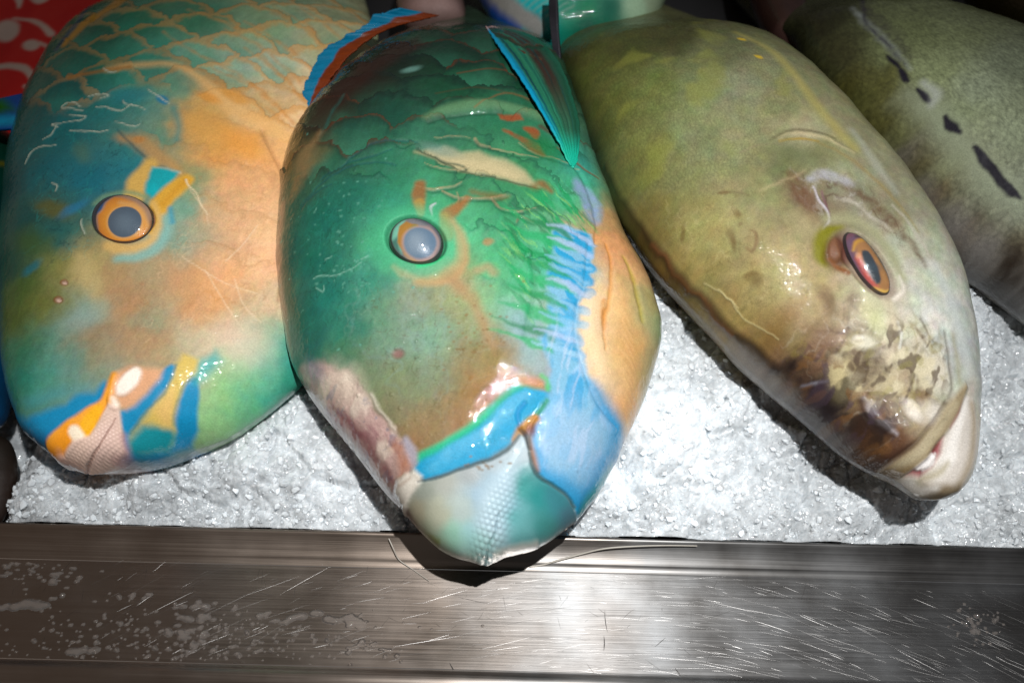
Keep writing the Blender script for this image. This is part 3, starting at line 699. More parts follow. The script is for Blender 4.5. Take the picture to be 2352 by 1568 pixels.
# ================================================================== green parrotfish with the blue cheek
def build_centre_parrotfish():
    root = thing('parrotfish', 'emerald green parrotfish with bright blue chin and torn pink snout overhanging the steel edge', 'fish',
                 to_world(on_plane(1080, 640, -0.01)), 'whole fish laid on the crushed ice')
    rows = [(1112, 1290, 1116, 1290, 0.0, 0.004), (1040, 1272, 1160, 1276, 0.016, 0.003), (985, 1236, 1232, 1256, 0.027, 0.002), (935, 1182, 1284, 1222, 0.034, 0.001), (882, 1128, 1324, 1184, 0.039, 0),
            (822, 1050, 1374, 1122, 0.0435, 0), (760, 975, 1418, 1045, 0.047, 0), (712, 912, 1462, 955, 0.050, 0), (682, 860, 1496, 870, 0.052, 0), (662, 800, 1520, 770, 0.053, 0),
            (648, 715, 1506, 695, 0.054, 0), (638, 620, 1472, 615, 0.055, 0), (640, 510, 1430, 540, 0.055, 0), (655, 400, 1398, 450, 0.054, 0), (692, 310, 1366, 365, 0.051, 0),
            (758, 232, 1342, 275, 0.046, -0.002), (812, 178, 1315, 205, 0.040, -0.006), (875, 138, 1290, 150, 0.034, -0.012)]
    b = Body(rows, 0.044, tail=[(0.04, 0.80, 0.027, -0.030), (0.09, 0.5, 0.02, -0.06), (0.14, 0.34, 0.012, -0.08), (0.18, 0.3, 0.004, -0.095)], skew=0.10, ns=800, nt=470)
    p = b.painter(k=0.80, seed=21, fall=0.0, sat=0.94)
    p.field([(680, 450, '#3a6e58'), (660, 600, '#1d6a5c'), (650, 700, '#5b7f6a'), (720, 600, '#0b7a68'), (750, 500, '#0d7a69'), (800, 450, '#1a7866'), (700, 720, '#0e7264'), (760, 680, '#138576'), (700, 800, '#1f7468'), (850, 650, '#3f9a82'),
             (800, 750, '#2d8a75'), (880, 720, '#6f9a80'), (950, 690, '#9aa088'), (900, 780, '#74957c'), (950, 800, '#86a590'), (1000, 760, '#7ba892'), (1050, 720, '#a09a6d'), (1100, 700, '#8fbf8e'), (1060, 640, '#ad996c'), (1120, 620, '#57bd88'),
             (780, 830, '#4f8668'), (850, 850, '#7d8f70'), (900, 880, '#86906b'), (950, 860, '#7d8a64'), (1000, 850, '#84967a'), (1080, 800, '#96885a'), (1130, 820, '#9c8652'), (1150, 870, '#ad8850'), (1200, 850, '#b59868'), (1000, 950, '#96825a'), (950, 1000, '#9a7d56'), (900, 940, '#8a8768'),
             (1100, 900, '#a58048'), (1060, 960, '#9c7a50'), (1180, 700, '#88c0a0'), (1200, 750, '#8fb4bc'), (1235, 820, '#9fb0b0'), (1200, 650, '#40b884'), (1250, 600, '#4abf92'), (1050, 420, '#3f8c62'), (900, 400, '#2b7c60'), (950, 440, '#45a078'), (1020, 470, '#4fae80'), (900, 470, '#35977c'), (880, 560, '#4fae86'), (1060, 540, '#57c08e'),
             (800, 380, '#2e7059'), (1000, 300, '#3c7e62'), (900, 260, '#1a604e'), (800, 290, '#155546'), (1050, 200, '#1c6a4b'), (1150, 260, '#2f8461'), (1230, 330, '#2a7d58'), (1200, 400, '#3a8f5e'), (1260, 440, '#36a06c'), (1150, 450, '#3f9468'), (1150, 520, '#40a276'), (1150, 580, '#4cae7c'), (1050, 130, '#0f4c39'),
             (1200, 160, '#165a40'), (900, 140, '#1d3d2e'), (830, 190, '#35261c'), (780, 250, '#33382a'), (730, 300, '#4a5138'), (700, 350, '#7d7048'), (1300, 450, '#50bf92'), (1340, 420, '#3fae90'), (1320, 380, '#2f9f92'), (1400, 500, '#c9a070'), (1400, 700, '#eac48e'), (1380, 820, '#f0cc98'), (1450, 800, '#dbb075'), (1490, 700, '#c4b478'), (1440, 600, '#d8a878'), (1400, 560, '#dba06c'),
             (1490, 850, '#bdab7a'), (1440, 950, '#e2ba88'), (1515, 740, '#8fae84'), (1350, 700, '#f0d0a4'), (1480, 560, '#a9a468'), (1440, 480, '#8f9a60'), (1300, 640, '#7ab8dc'), (1300, 900, '#86bfe6')], eps=32, warp=24)
    p.mottle(70, 0.10, 3); p.mottle(20, 0.10, 4); p.jitter(40, 0.07, 31); p.jitter(13, 0.07, 32); p.mottle(9, 0.16, 33, ax=0.35, rot=70)
    ck = sst(-20, 40, p.poly([(800, 640), (1050, 640), (1180, 760), (1160, 880), (1000, 1000), (880, 900), (760, 760)], None, ret=True))
    p.veins(ck, '#a9bfa6', 60, 0.06, 81, op=0.12, h=0.08); p.veins(ck, '#6a5c34', 40, 0.05, 82, op=0.35); p.veins(ck, '#96b4b4', 90, 0.09, 85, op=0.14)
    fh = sst(-20, 40, p.poly([(660, 440), (900, 400), (900, 640), (780, 820), (680, 800)], None, ret=True))
    p.veins(fh, '#2f9a86', 50, 0.05, 83, op=0.35); p.veins(fh, '#07463c', 40, 0.05, 84, op=0.4)
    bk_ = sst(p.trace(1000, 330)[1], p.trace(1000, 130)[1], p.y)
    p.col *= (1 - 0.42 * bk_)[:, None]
    p.blob((1000, 790), 150, 100, 0, None, soft=0.95, h=-2.2); p.blob((960, 480), 120, 36, 10, None, soft=0.95, h=1.5); p.blob((760, 700), 60, 150, 0, None, soft=0.95, h=-1.2); p.blob((1290, 1000), 90, 110, 0, None, soft=0.9, h=1.2); p.blob((1180, 930), 40, 40, 0, None, soft=0.9, h=-1.5)
    p.beads(200, (760, 620, 1200, 1040), seed=5); p.beads(60, (1230, 860, 1420, 1120), seed=6); p.beads(70, (680, 430, 1300, 640), seed=7)
    # rows of scales along the back, dark rimmed
    sr = p.poly([(640, 430), (760, 420), (850, 370), (960, 320), (1060, 280), (1160, 260), (1260, 330), (1330, 360), (1420, 330), (1300, 60), (900, 20), (660, 260)], None, ret=True)
    reg = sst(-30, 30, sr)
    ed, idn = scale_field(p.x + p.wx * 0.006, p.y + p.wy * 0.006, p.trace(1000, 250), math.radians(86), 0.0165, 0.040, 0.0265)
    w = (sst(0.78, 0.97, ed) * reg * 0.62 * np.clip(0.8 + 0.6 * p.tex, 0.2, 1))[:, None]
    p.col = p.col * (1 - w) + p.C('#0a2f2c', 250) * w
    w = (sst(0.90, 1.0, ed) * reg * sst(0.45, 0.8, idn) * 0.55)[:, None]
    p.col = p.col * (1 - w) + p.C('#7a4520', 220) * w
    w = ((1 - sst(0.2, 0.85, ed)) * reg * 0.30 * idn)[:, None]
    p.col = p.col * (1 - w) + p.C('#4fa384', 250) * w
    p.h += reg * ed ** 3 * 0.0014
    p.col *= (1 + reg * 0.35 * (idn - 0.5))[:, None]
    # looser scales of nape and cheek
    sr2 = p.poly([(660, 460), (760, 430), (900, 330), (1000, 300), (1200, 300), (1330, 400), (1330, 560), (1240, 660), (1100, 640), (1040, 430), (900, 420), (760, 470)], None, ret=True)
    rg2 = sst(-20, 34, sr2)
    ed2, id2 = scale_field(p.x + p.wx * 0.009, p.y + p.wy * 0.009, p.trace(1050, 400), math.radians(64), 0.024, 0.036, 0.029)
    p.h += rg2 * ed2 ** 3 * 0.0011
    w = (rg2 * sst(0.86, 0.98, ed2) * 0.45)[:, None]
    p.col = p.col * (1 - w) + p.C('#16534a', 400) * w
    w = (rg2 * (1 - sst(0.1, 0.7, ed2)) * 0.25 * id2)[:, None]
    p.col = p.col * (1 - w) + p.C('#5cae7e', 400) * w
    # bare pale skin where scales are lost, torn scale edges
    p.poly([(955, 352), (985, 345), (1020, 338), (1060, 352), (1100, 345), (1130, 362), (1165, 372), (1205, 395), (1235, 430), (1200, 425), (1160, 412), (1120, 405), (1080, 398), (1045, 388), (1000, 365)], '#b6b089', soft=8, warp=6, h=-0.6)
    p.poly([(985, 350), (1060, 360), (1130, 372), (1200, 405), (1180, 415), (1110, 400), (1050, 385)], '#cdbf96', soft=12, warp=6, op=0.8)
    p.blob((1010, 345), 40, 12, 15, '#7f9d92', op=0.6, soft=0.8)
    p.line([(1000, 358), (1040, 384), (1075, 396), (1130, 408), (1200, 424), (1240, 434)], 3.5, '#24493a', soft=3, op=0.8, h=-0.6)
    p.line([(960, 346), (1000, 362), (1030, 372), (1062, 380), (1070, 390)], 5, '#1d5240', soft=3, op=0.8, h=-0.5, warp=5)
    tear = '#b9a883'
    for q_, w_ in (([(975, 376), (1010, 388), (1050, 390), (1075, 380)], (2, 4, 4, 2)), ([(955, 424), (990, 436), (1030, 430), (1060, 418)], (3, 7, 7, 2)), ([(1018, 440), (1050, 452), (1090, 456), (1130, 456), (1160, 450)], (4, 7, 8, 8, 3)),
                   ([(1130, 456), (1140, 470), (1160, 482), (1200, 484), (1230, 480)], (6, 7, 4, 4, 2)), ([(1052, 440), (1054, 452), (1050, 470), (1046, 485)], (2, 4, 3, 1)), ([(1090, 322), (1100, 330), (1140, 342), (1180, 352), (1240, 362)], (9, 7, 6, 4, 2)),
                   ([(1180, 484), (1186, 500), (1184, 512)], (3, 6, 2)), ([(1190, 494), (1210, 504), (1225, 512)], (5, 4, 2)), ([(1000, 316), (1040, 314), (1080, 320)], (2, 3, 2)), ([(1190, 330), (1230, 350), (1290, 372), (1330, 390)], (2, 4, 3, 2))):
        p.line(q_, tuple(0.75 * v for v in w_), tear, soft=2, op=0.8, h=0.4, warp=8, tex=0.5)
        p.line([(a + 2, c + 6) for a, c in q_], w_, '#1d4a3a', soft=4, op=0.5, h=-0.3, warp=5)
    p.line([(1290, 512), (1320, 524), (1350, 530)], (4, 16, 6), '#b3ad88', soft=5, h=0.3)
    for q_ in ([(690, 470), (740, 420), (800, 385), (860, 372), (910, 382)], [(740, 412), (790, 380), (850, 360), (900, 350)], [(790, 380), (850, 335), (920, 325), (960, 330)], [(690, 480), (720, 445), (760, 425)]):
        p.line(q_, (2, 3, 3, 2), '#16646a', soft=3, op=0.7, h=-0.5, warp=6)
    # shoulder fold and the orange flecked gill cover
    p.line([(980, 270), (1040, 250), (1100, 242), (1160, 246), (1240, 270), (1300, 310)], (14, 24, 28, 26, 22, 10), '#7fa97c', soft=10, op=0.55, h=0.9)
    p.line([(985, 285), (1040, 268), (1100, 262), (1150, 262)], 4, '#2c5b46', soft=4, op=0.6, h=-0.6)
    og = '#a8582a'
    p.poly([(1143, 262), (1170, 262), (1195, 266), (1204, 276), (1180, 278), (1150, 272)], og, soft=4, warp=5, op=0.85)
    p.line([(1160, 300), (1185, 314), (1210, 326), (1230, 340), (1250, 356)], (10, 12, 20, 22, 8), og, soft=5, warp=8, op=0.85, tex=0.8)
    p.line([(1212, 295), (1226, 302), (1228, 312)], (14, 22, 14), og, soft=5, warp=6, op=0.9)
    p.line([(1240, 290), (1280, 312), (1320, 340)], (10, 10, 4), '#6f3f3a', soft=6, warp=6, op=0.7)
    p.line([(1280, 340), (1320, 370), (1350, 395), (1375, 412)], (3, 5, 5, 3), '#8f4f28', soft=3, op=0.8, warp=4, h=-0.4)
    p.line([(1225, 430), (1245, 425), (1265, 440)], (12, 18, 8), '#9c6a3c', soft=8, op=0.8, warp=8)
    p.blob((1250, 340), 40, 24, 30, '#1a8a4a', soft=0.8, op=0.6, warp=12)
    p.line([(1090, 250), (1160, 215), (1240, 240)], 3, '#a8652c', soft=3, op=0.5)
    p.line([(1050, 170), (1120, 160), (1190, 175), (1250, 205)], 3, '#8a4a20', soft=3, op=0.6, warp=4)
    p.line([(1000, 215), (1080, 205), (1160, 212), (1230, 240)], 3, '#6a4a20', soft=3, op=0.4, warp=4)
    p.blob((945, 160), 20, 8, -20, '#7fb0a4', soft=0.6, op=0.6)
    # brown slope under the dorsal fin, peach left flank
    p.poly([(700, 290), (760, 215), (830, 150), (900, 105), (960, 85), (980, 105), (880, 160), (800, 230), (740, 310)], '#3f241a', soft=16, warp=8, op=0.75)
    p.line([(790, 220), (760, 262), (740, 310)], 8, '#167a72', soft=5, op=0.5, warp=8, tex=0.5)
    p.line([(735, 310), (705, 360), (690, 410), (672, 450)], (20, 34, 30, 14), '#9c8158', soft=10, op=0.8, warp=10, tex=0.6)
    p.line([(648, 470), (640, 560), (642, 660), (655, 760), (672, 830)], (14, 20, 22, 18, 8), '#b79a80', soft=8, op=0.75, warp=5)
    p.line([(672, 480), (660, 560), (662, 650), (672, 720)], 16, '#3f6a58', soft=10, op=0.6, warp=8)
    # pale specks
    for k in range(90):
        x_, y_ = random.gauss(790, 75), random.gauss(560, 95)
        p.blob((x_, y_), random.uniform(1.6, 4), random.uniform(1.2, 2.6), random.uniform(-40, 40), '#6fb09c', soft=0.6, op=random.uniform(0.3, 0.8), warp=1)
    for q_ in ([(718, 640), (735, 632), (770, 630), (800, 618), (830, 602)], [(745, 595), (760, 588)], [(722, 660), (738, 668), (740, 655)], [(830, 595), (845, 588)]):
        p.line(q_, (2, 2.5, 2, 1.5), '#8fbfae', soft=1.6, op=0.8, h=0.4, warp=4)
    # orange bands by the eye
    p.line([(965, 425), (962, 455), (966, 490)], (22, 26, 16), '#9c7648', soft=6, warp=4)
    p.line([(964, 470), (967, 496)], (20, 12), '#bd8a30', soft=4, warp=3)
    p.line([(1002, 470), (990, 480), (992, 500)], (3, 7, 3), '#c9cbd0', soft=2, h=0.5)
    p.line([(1072, 455), (1050, 478), (1030, 495), (1024, 515), (1030, 545)], (10, 22, 26, 24, 14), '#a57c48', soft=7, warp=6)
    p.line([(1022, 500), (1026, 540)], (18, 24), '#c0903c', soft=5, warp=3, op=0.9)
    p.line([(1085, 440), (1130, 452), (1165, 455)], (10, 14, 6), '#8f6a34', soft=8, op=0.6, warp=8)
    p.line([(1040, 510), (1058, 550), (1060, 590), (1040, 625), (1010, 640), (960, 645)], (14, 22, 24, 26, 22, 14), '#c99f70', soft=8, warp=6)
    p.line([(1030, 632), (1080, 680), (1110, 740), (1135, 790)], (22, 26, 22, 14), '#b79266', soft=12, op=0.7, warp=8)
    p.line([(905, 612), (925, 628), (950, 636)], (8, 14, 10), '#c0a684', soft=6, op=0.9)
    p.blob((1122, 555), 10, 7, 0, '#b98a5c', op=0.7)
    p.line([(1098, 620), (1120, 612), (1135, 625)], 18, '#c2a27c', op=0.6, soft=8)
    p.blob((955, 553), 90, 74, 20, '#54bf90', soft=0.35, op=0.75, warp=5)
    p.blob((955, 553), 80, 66, 22, None, soft=0.25, h=1.2, warp=0)
    p.blob((955, 553), 60, 46, 22, '#20382f', soft=0.08, op=0.45, h=-2.6, warp=0)
    p.line([(1014, 590), (990, 606), (962, 612)], 8, '#1fcf8a', soft=5, op=0.9)
    # green gill rays running into the blue beard
    reg3 = p.poly([(1150, 480), (1280, 420), (1350, 440), (1375, 500), (1350, 560), (1310, 700), (1240, 800), (1190, 720), (1150, 620)], None, ret=True)
    m3 = sst(-25, 25, reg3)
    p.streaks(m3, '#16a86a', 15, 5.0, -52, 0.0, 0.30, 61, op=0.85)
    p.streaks(m3, '#2c7a50', 13, 5.0, -48, 0.12, 0.34, 67, op=0.6)
    p.streaks(m3, '#8fcf7a', 10, 7.0, -45, 0.22, 0.40, 63, op=0.55)
    p.line([(1330, 425), (1352, 455), (1366, 495)], (26, 44, 36), '#93a9c8', soft=9, warp=9, tex=0.6)
    p.poly([(1160, 690), (1240, 740), (1250, 860), (1190, 830), (1180, 760)], '#98b8bc', soft=26, op=0.6, warp=8)
    beard = [(1268, 530), (1310, 520), (1358, 540), (1362, 580), (1355, 625), (1342, 670), (1330, 700), (1327, 773), (1345, 847), (1374, 925), (1416, 979), (1414, 1053), (1374, 1117), (1316, 1191), (1296, 1130), (1231, 1083), (1216, 1024),
             (1226, 975), (1244, 928), (1258, 905), (1268, 850), (1252, 800), (1240, 775), (1262, 740), (1262, 690), (1252, 640), (1270, 600)]
    bd = p.poly(beard, '#86bcd6', soft=7, warp=8, ret=True)
    mb = sst(-4, 8, bd)
    up_ = sst(830, 690, np.interp(p.y, [p.trace(1290, 900)[1], p.trace(1310, 540)[1]], [900, 540]))
    p.streaks(mb * up_, '#18a6d2', 17, 3.2, -28, -0.06, 0.14, 64, op=0.95)
    fr_ = random.Random(8)
    y_ = 520
    while y_ < 800:
        j1, j2, j3 = fr_.uniform(-12, 12), fr_.uniform(-6, 10), fr_.uniform(0.75, 1.3)
        xl = 1215 + (790 - y_) * 0.10
        p.line([(xl - 75 + 2 * j1, y_ - 34), (xl - 20, y_ - 10), (xl + 40, y_ + 6), (xl + 88 * j3 * (0.75 if y_ > 700 else 1), y_ + 26 + j2)], (1, 12 * j3, 22 * j3, 5), ['#15a062', '#24b273', '#118a58'][fr_.randrange(3)], soft=5, warp=10, op=0.8)
        p.line([(xl + 60 + j1, y_ + 6), (xl + 90, y_ + 18), (min(xl + 135, 1352 - max(0, y_ - 640) * 0.15), y_ + 30 + j2)], (4, fr_.uniform(12, 26), fr_.uniform(14, 28)), ['#16a4d2', '#2fb0da', '#1a9ecc'][fr_.randrange(3)], soft=4, warp=10, op=0.9)
        p.line([(xl + 20 + j1, y_ - 4), (xl + 70, y_ + 12), (xl + 118, y_ + 34 + j2)], (2, fr_.uniform(8, 18), fr_.uniform(6, 16)), ['#a4cce2', '#b0c4de', '#8cc0da'][fr_.randrange(3)], soft=4, warp=10, op=0.8)
        y_ += fr_.uniform(22, 40)
    p.streaks(mb * (1 - up_), '#a9cdea', 60, 1.4, 60, -0.1, 0.25, 65, op=0.8)
    p.streaks(mb * (1 - up_), '#58b4da', 34, 2.2, 70, 0.08, 0.30, 66, op=0.6)
    p.streaks(mb * (1 - up_), '#1ea6d4', 44, 2.6, 75, 0.12, 0.34, 69, op=0.7)
    p.streaks(mb * (1 - up_), '#c2d2e6', 16, 5.0, 78, 0.10, 0.4, 70, op=0.5)
    # folds of the pale throat
    p.line([(1352, 560), (1345, 640), (1328, 700), (1324, 775), (1342, 850), (1372, 926), (1412, 980)], (4, 7, 8, 8, 7, 6, 4), None, soft=6, h=-1.1, warp=3)
    p.line([(1392, 560), (1405, 620), (1398, 690), (1388, 745), (1392, 800)], (4, 6, 7, 6, 3), '#d8963a', soft=5, op=0.7, h=-0.9, warp=6)
    p.line([(1385, 690), (1388, 712), (1386, 748)], (8, 10, 14), '#d9922a', soft=4, op=0.8, warp=8, tex=0.8)
    p.line([(1430, 590), (1452, 634), (1467, 683), (1478, 740)], (5, 9, 10, 5), '#b9a83a', soft=5, op=0.7, h=-0.6, warp=6)
    p.line([(1420, 640), (1438, 740), (1444, 840), (1432, 930)], (20, 40, 44, 24), '#d8a868', soft=22, op=0.5, h=1.0)
    p.line([(1360, 680), (1358, 780), (1385, 870)], (22, 40, 26), '#f2dcb8', soft=20, op=0.6, h=1.2)
    p.line([(1470, 660), (1500, 760), (1494, 860), (1470, 940)], (14, 26, 26, 14), '#a9a880', soft=14, op=0.6)
    for k in range(9):
        y_ = 700 + 24 * k
        p.line([(1420 + 3 * k % 11, y_), (1440, y_ + 26), (1455, y_ + 58)], (1.5, 3, 1), '#e6c08a', soft=3, op=0.5, h=0.25, warp=6)
    # gill cover edge and cheek bone
    p.line([(1295, 352), (1345, 420), (1372, 500), (1368, 560)], (6, 9, 9, 5), None, soft=6, h=-1.2)
    p.line([(1120, 470), (1180, 560), (1196, 660), (1170, 780), (1140, 840)], (14, 34, 40, 34, 12), None, soft=28, h=1.3)
    p.line([(1215, 560), (1225, 660), (1205, 770)], (4, 7, 4), '#3a8a62', soft=7, op=0.4, h=-0.7)
    # vivid rim of the chin pad
    p.line([(1246, 930), (1226, 975), (1217, 1024), (1231, 1083), (1296, 1130), (1330, 1165)], (10, 22, 30, 36, 50, 40), '#0fa8d8', soft=14, warp=4)
    p.line([(1330, 1180), (1374, 1112), (1408, 1055), (1412, 985), (1385, 930), (1360, 880)], (50, 64, 52, 34, 22, 8), '#10a2d2', soft=20, warp=6)
    p.line([(1400, 1080), (1350, 1140), (1322, 1186)], (10, 18, 10), '#14b4b0', soft=8, op=0.8)
    p.line([(1244, 928), (1222, 975), (1213, 1024), (1228, 1085), (1290, 1132), (1312, 1160)], 5, '#1f9f80', soft=4, op=0.8, h=-0.4)
    p.blob((1310, 1010), 66, 60, 0, '#b3cbe4', soft=0.8, op=0.55, warp=12)
    p.poly(beard[10:20], None, soft=26, h=2.2, warp=2)
    # upper lip
    lip = [(1256, 900), (1232, 893), (1205, 888), (1185, 898), (1162, 915), (1123, 958), (1074, 996), (1025, 1027), (958, 1062), (945, 1075), (980, 1104), (1049, 1079), (1123, 1054), (1170, 1024), (1190, 980), (1210, 962), (1241, 945), (1258, 915)]
    p.poly([(1262, 890), (1240, 880), (1205, 874), (1180, 884), (1155, 902), (1115, 942), (1068, 980), (1020, 1012), (955, 1046), (950, 1075), (1000, 1060), (1100, 1010), (1200, 920)], '#27b98a', soft=8, warp=4)
    lm = p.poly(lip, '#13a8d0', soft=9, warp=3, h=0.9, ret=True)
    p.line([(1205, 905), (1165, 940), (1110, 990), (1050, 1030), (990, 1070)], (14, 24, 24, 22, 14), '#6fc0dc', soft=10, op=0.6, warp=8, tex=0.6)
    p.line([(1180, 890), (1150, 915), (1110, 955), (1060, 995), (1000, 1030), (960, 1050)], 8, '#1fbf96', soft=7, op=0.8)
    p.line([(1195, 978), (1190, 950), (1205, 925)], 7, '#128fc4', soft=4, op=0.7, h=-0.5)
    p.line([(1210, 965), (1235, 948), (1254, 922)], 8, '#159a6c', soft=5, op=0.9)
    p.poly([(1180, 862), (1215, 862), (1240, 866), (1253, 880), (1250, 896), (1228, 890), (1200, 882)], '#b98244', soft=8, warp=4)
    p.line([(1244, 862), (1258, 876), (1256, 896)], 7, '#5cc470', soft=5, op=0.8)
    p.poly([(1060, 900), (1120, 870), (1180, 866), (1160, 900), (1110, 930)], '#9c7434', soft=22, op=0.6, warp=8)
    p.line([(1228, 962), (1205, 985), (1180, 1012)], (14, 20, 10), '#b98a3c', soft=5, warp=5)
    p.blob((1218, 992), 8, 14, 20, '#8a4f3a', soft=0.6, op=0.8)
    p.line([(1215, 1010), (1222, 1050), (1232, 1080)], (6, 12, 6), '#b58a68', soft=6, op=0.9)
    p.blob((1202, 1090), 18, 12, -30, '#7d5a18', soft=0.5, op=0.95, warp=7, tex=0.6, h=0.6)
    # nostrils and cheek dots
    p.blob((912, 810), 11, 9, 0, '#96706a', soft=0.6, op=0.9, h=-0.6, warp=2)
    for k in range(26):
        x_, y_ = random.gauss(960, 80), random.gauss(800, 60)
        p.blob((x_, y_), 3.0, 3.0, 0, None, soft=0.7, h=0.5, warp=0)
    for k in range(40):
        p.blob((random.gauss(1090, 40), random.gauss(760, 60)), 3, 2.4, 0, '#8f6f3c', soft=0.6, op=0.5, warp=2)
    # torn pink snout
    pink = [(690, 838), (722, 832), (754, 842), (790, 850), (823, 871), (838, 906), (867, 945), (902, 984), (926, 1024), (950, 1050), (945, 1085), (916, 1100), (925, 1150), (880, 1160), (800, 1070), (730, 985), (680, 925), (660, 868)]
    pm = p.poly(pink, '#cbaea6', soft=10, warp=12, h=-0.5, ret=True)
    mp = sst(-6, 10, pm)
    p.streaks(mp, '#e2d2c4', 36, 1.6, 50, -0.05, 0.30, 71, op=0.85)
    p.streaks(mp, '#b08086', 26, 2.6, -55, 0.10, 0.40, 72, op=0.6)
    p.streaks(mp, '#8f8f9c', 20, 1.5, 20, 0.25, 0.45, 73, op=0.6)
    p.h += mp * 0.00035 * fbm(p.x * 240, p.y * 240, 4, 74)
    p.blob((790, 880), 46, 26, 40, '#e8dcc8', soft=0.8, op=0.6, warp=14)
    p.blob((715, 852), 26, 14, 50, '#7f8fa0', soft=0.8, op=0.6, warp=8)
    p.line([(760, 935), (810, 985), (860, 1050), (900, 1110)], (8, 14, 16, 10), '#8c4a52', soft=8, op=0.7, warp=6)
    p.line([(905, 1020), (925, 1060), (925, 1085)], (20, 26, 16), '#b5784e', soft=10, op=0.7, warp=8, tex=0.5)
    p.line([(930, 1010), (945, 1040), (950, 1062)], (14, 20, 14), '#b9b6c4', soft=7, op=0.8, warp=6)
    p.line([(850, 905), (880, 950), (905, 985)], 5, '#e0d6c8', soft=4, op=0.6, warp=8, h=0.4)
    # beak
    bk = [(948, 1130), (962, 1106), (1000, 1098), (1049, 1080), (1123, 1056), (1165, 1032), (1192, 1000), (1208, 1005), (1213, 1045), (1228, 1085), (1262, 1112), (1294, 1132), (1312, 1160), (1318, 1195), (1286, 1232), (1234, 1262), (1160, 1282), (1112, 1300), (1052, 1296),
          (992, 1270), (944, 1214), (928, 1172)]
    bm = p.poly(bk, '#a9b6b0', soft=5, warp=2, h=0.7, ret=True)
    inb = sst(-2, 5, bm)
    fld = [(975, 1130, '#9fa69c'), (1020, 1110, '#b5b8b0'), (1080, 1090, '#b0b6b6'), (1140, 1070, '#b6c0c4'), (1190, 1030, '#c2ccd0'), (960, 1180, '#b9b39a'), (1010, 1180, '#bfc0ac'), (1060, 1170, '#b9c6c2'), (1110, 1130, '#a9c4d4'), (1150, 1100, '#a9cade'), (985, 1220, '#b7c2a8'), (1040, 1230, '#9fd0bc'), (1090, 1230, '#a6cfd6'),
           (1130, 1200, '#b4d4e2'), (1160, 1160, '#9fc6d4'), (1200, 1120, '#4fa8a4'), (1180, 1180, '#6db4b4'), (1230, 1140, '#2f9c9a'), (1270, 1150, '#4a97a0'), (1300, 1180, '#5b8a98'), (1250, 1200, '#4fa09c'), (1200, 1230, '#6fb0b0'), (1150, 1255, '#a2c6cc'), (1080, 1275, '#b4cfc4'), (1020, 1262, '#a9c4a8')]
    qf = p.T(fld); cf = np.array([p.C(a[2]) for a in fld]); nn = np.zeros((p.n, 3)); dd = np.zeros(p.n)
    ii = np.nonzero(inb > 0)[0]
    for k in range(len(qf)):
        w_ = 1 / ((p.x[ii] + p.wx[ii] * 12 * p.u - qf[k, 0]) ** 2 + (p.y[ii] + p.wy[ii] * 12 * p.u - qf[k, 1]) ** 2 + (16 * p.u) ** 2) ** 2
        nn[ii] += w_[:, None] * cf[k]; dd[ii] += w_
    w_ = inb[ii][:, None]
    p.col[ii] = p.col[ii] * (1 - w_) + nn[ii] / dd[ii][:, None] * w_
    p.line([(1200, 1010), (1185, 1050), (1155, 1100), (1130, 1160), (1120, 1230), (1118, 1280)], (14, 22, 40, 50, 44, 30), '#c3d6de', soft=18, op=0.7, h=1.2, warp=4)
    L = 1 / (10.5 * p.u)
    cx, cy = p.trace(1140, 1190)
    a_, b_ = (p.x * 0.97 - p.y * 0.24) * L, (p.x * 0.24 + p.y * 0.97) * L * 1.2
    kn = 0.5 - 0.5 * np.cos(2 * np.pi * (a_ + 0.5 * np.floor(b_))); kb = 0.5 - 0.5 * np.cos(2 * np.pi * b_)
    kn = np.sqrt(np.clip(kn * kb, 0, 1))
    ca, sa = math.cos(1.15), math.sin(1.15)
    dx, dy = p.x - cx, p.y - cy
    near = np.exp(-((dx * ca + dy * sa) ** 2 / (2 * (56 * p.u) ** 2) + (-dx * sa + dy * ca) ** 2 / (2 * (20 * p.u) ** 2)))
    near = np.clip(near * 1.2 - 0.2, 0, 1)
    p.h += inb * near * kn * 0.0006
    p.col *= (1 + inb * near * 0.28 * (kn - 0.45))[:, None]
    p.line([(1145, 1180), (1135, 1220), (1120, 1250), (1112, 1290)], (2, 3, 3, 3), '#7f9aa4', soft=3, op=0.6, h=-0.8, warp=4)
    p.line([(1140, 1265), (1180, 1262), (1230, 1250)], 10, '#dcd8cc', soft=6, op=0.9, h=0.5, warp=3)
    for k in range(16):
        p.blob((random.gauss(1120, 34), random.gauss(1068, 10)), 3, 2.2, 0, '#8f7a5c', soft=0.5, op=0.6, warp=1)
    p.line([(935, 1168), (952, 1205), (975, 1235)], (8, 10, 4), '#6a2a3a', soft=5, op=0.8)
    p.line([(978, 1228), (1010, 1240)], (4, 8), '#8f9a1e', soft=5, op=0.85)
    p.blob((1100, 1245), 30, 18, 0, '#8fd0bc', soft=0.9, op=0.4, warp=6)
    # white torn lip corner
    p.poly([(950, 1078), (974, 1090), (970, 1108), (948, 1134), (938, 1160), (932, 1174), (916, 1150), (905, 1132), (912, 1108), (930, 1090)], '#e6e0d4', soft=6, warp=6, h=1.3)
    p.line([(915, 1115), (930, 1105), (945, 1095)], 6, '#b9a290', soft=5, op=0.6, warp=6)
    p.line([(962, 1106), (1000, 1098), (1049, 1080), (1123, 1056), (1165, 1032), (1192, 1000)], (2, 4, 4, 4, 4, 3), '#27505c', soft=3, op=0.8, h=-1.0, warp=3)
    p.line([(1213, 1040), (1228, 1085), (1262, 1112), (1294, 1132), (1312, 1160)], (3, 6, 5, 4, 3), '#1c4a54', soft=4, op=0.8, h=-1.2, warp=3)
    p.line([(1196, 985), (1206, 1000), (1214, 1030)], (4, 8, 5), '#3a2418', soft=4, op=0.85, h=-1.2, warp=3)
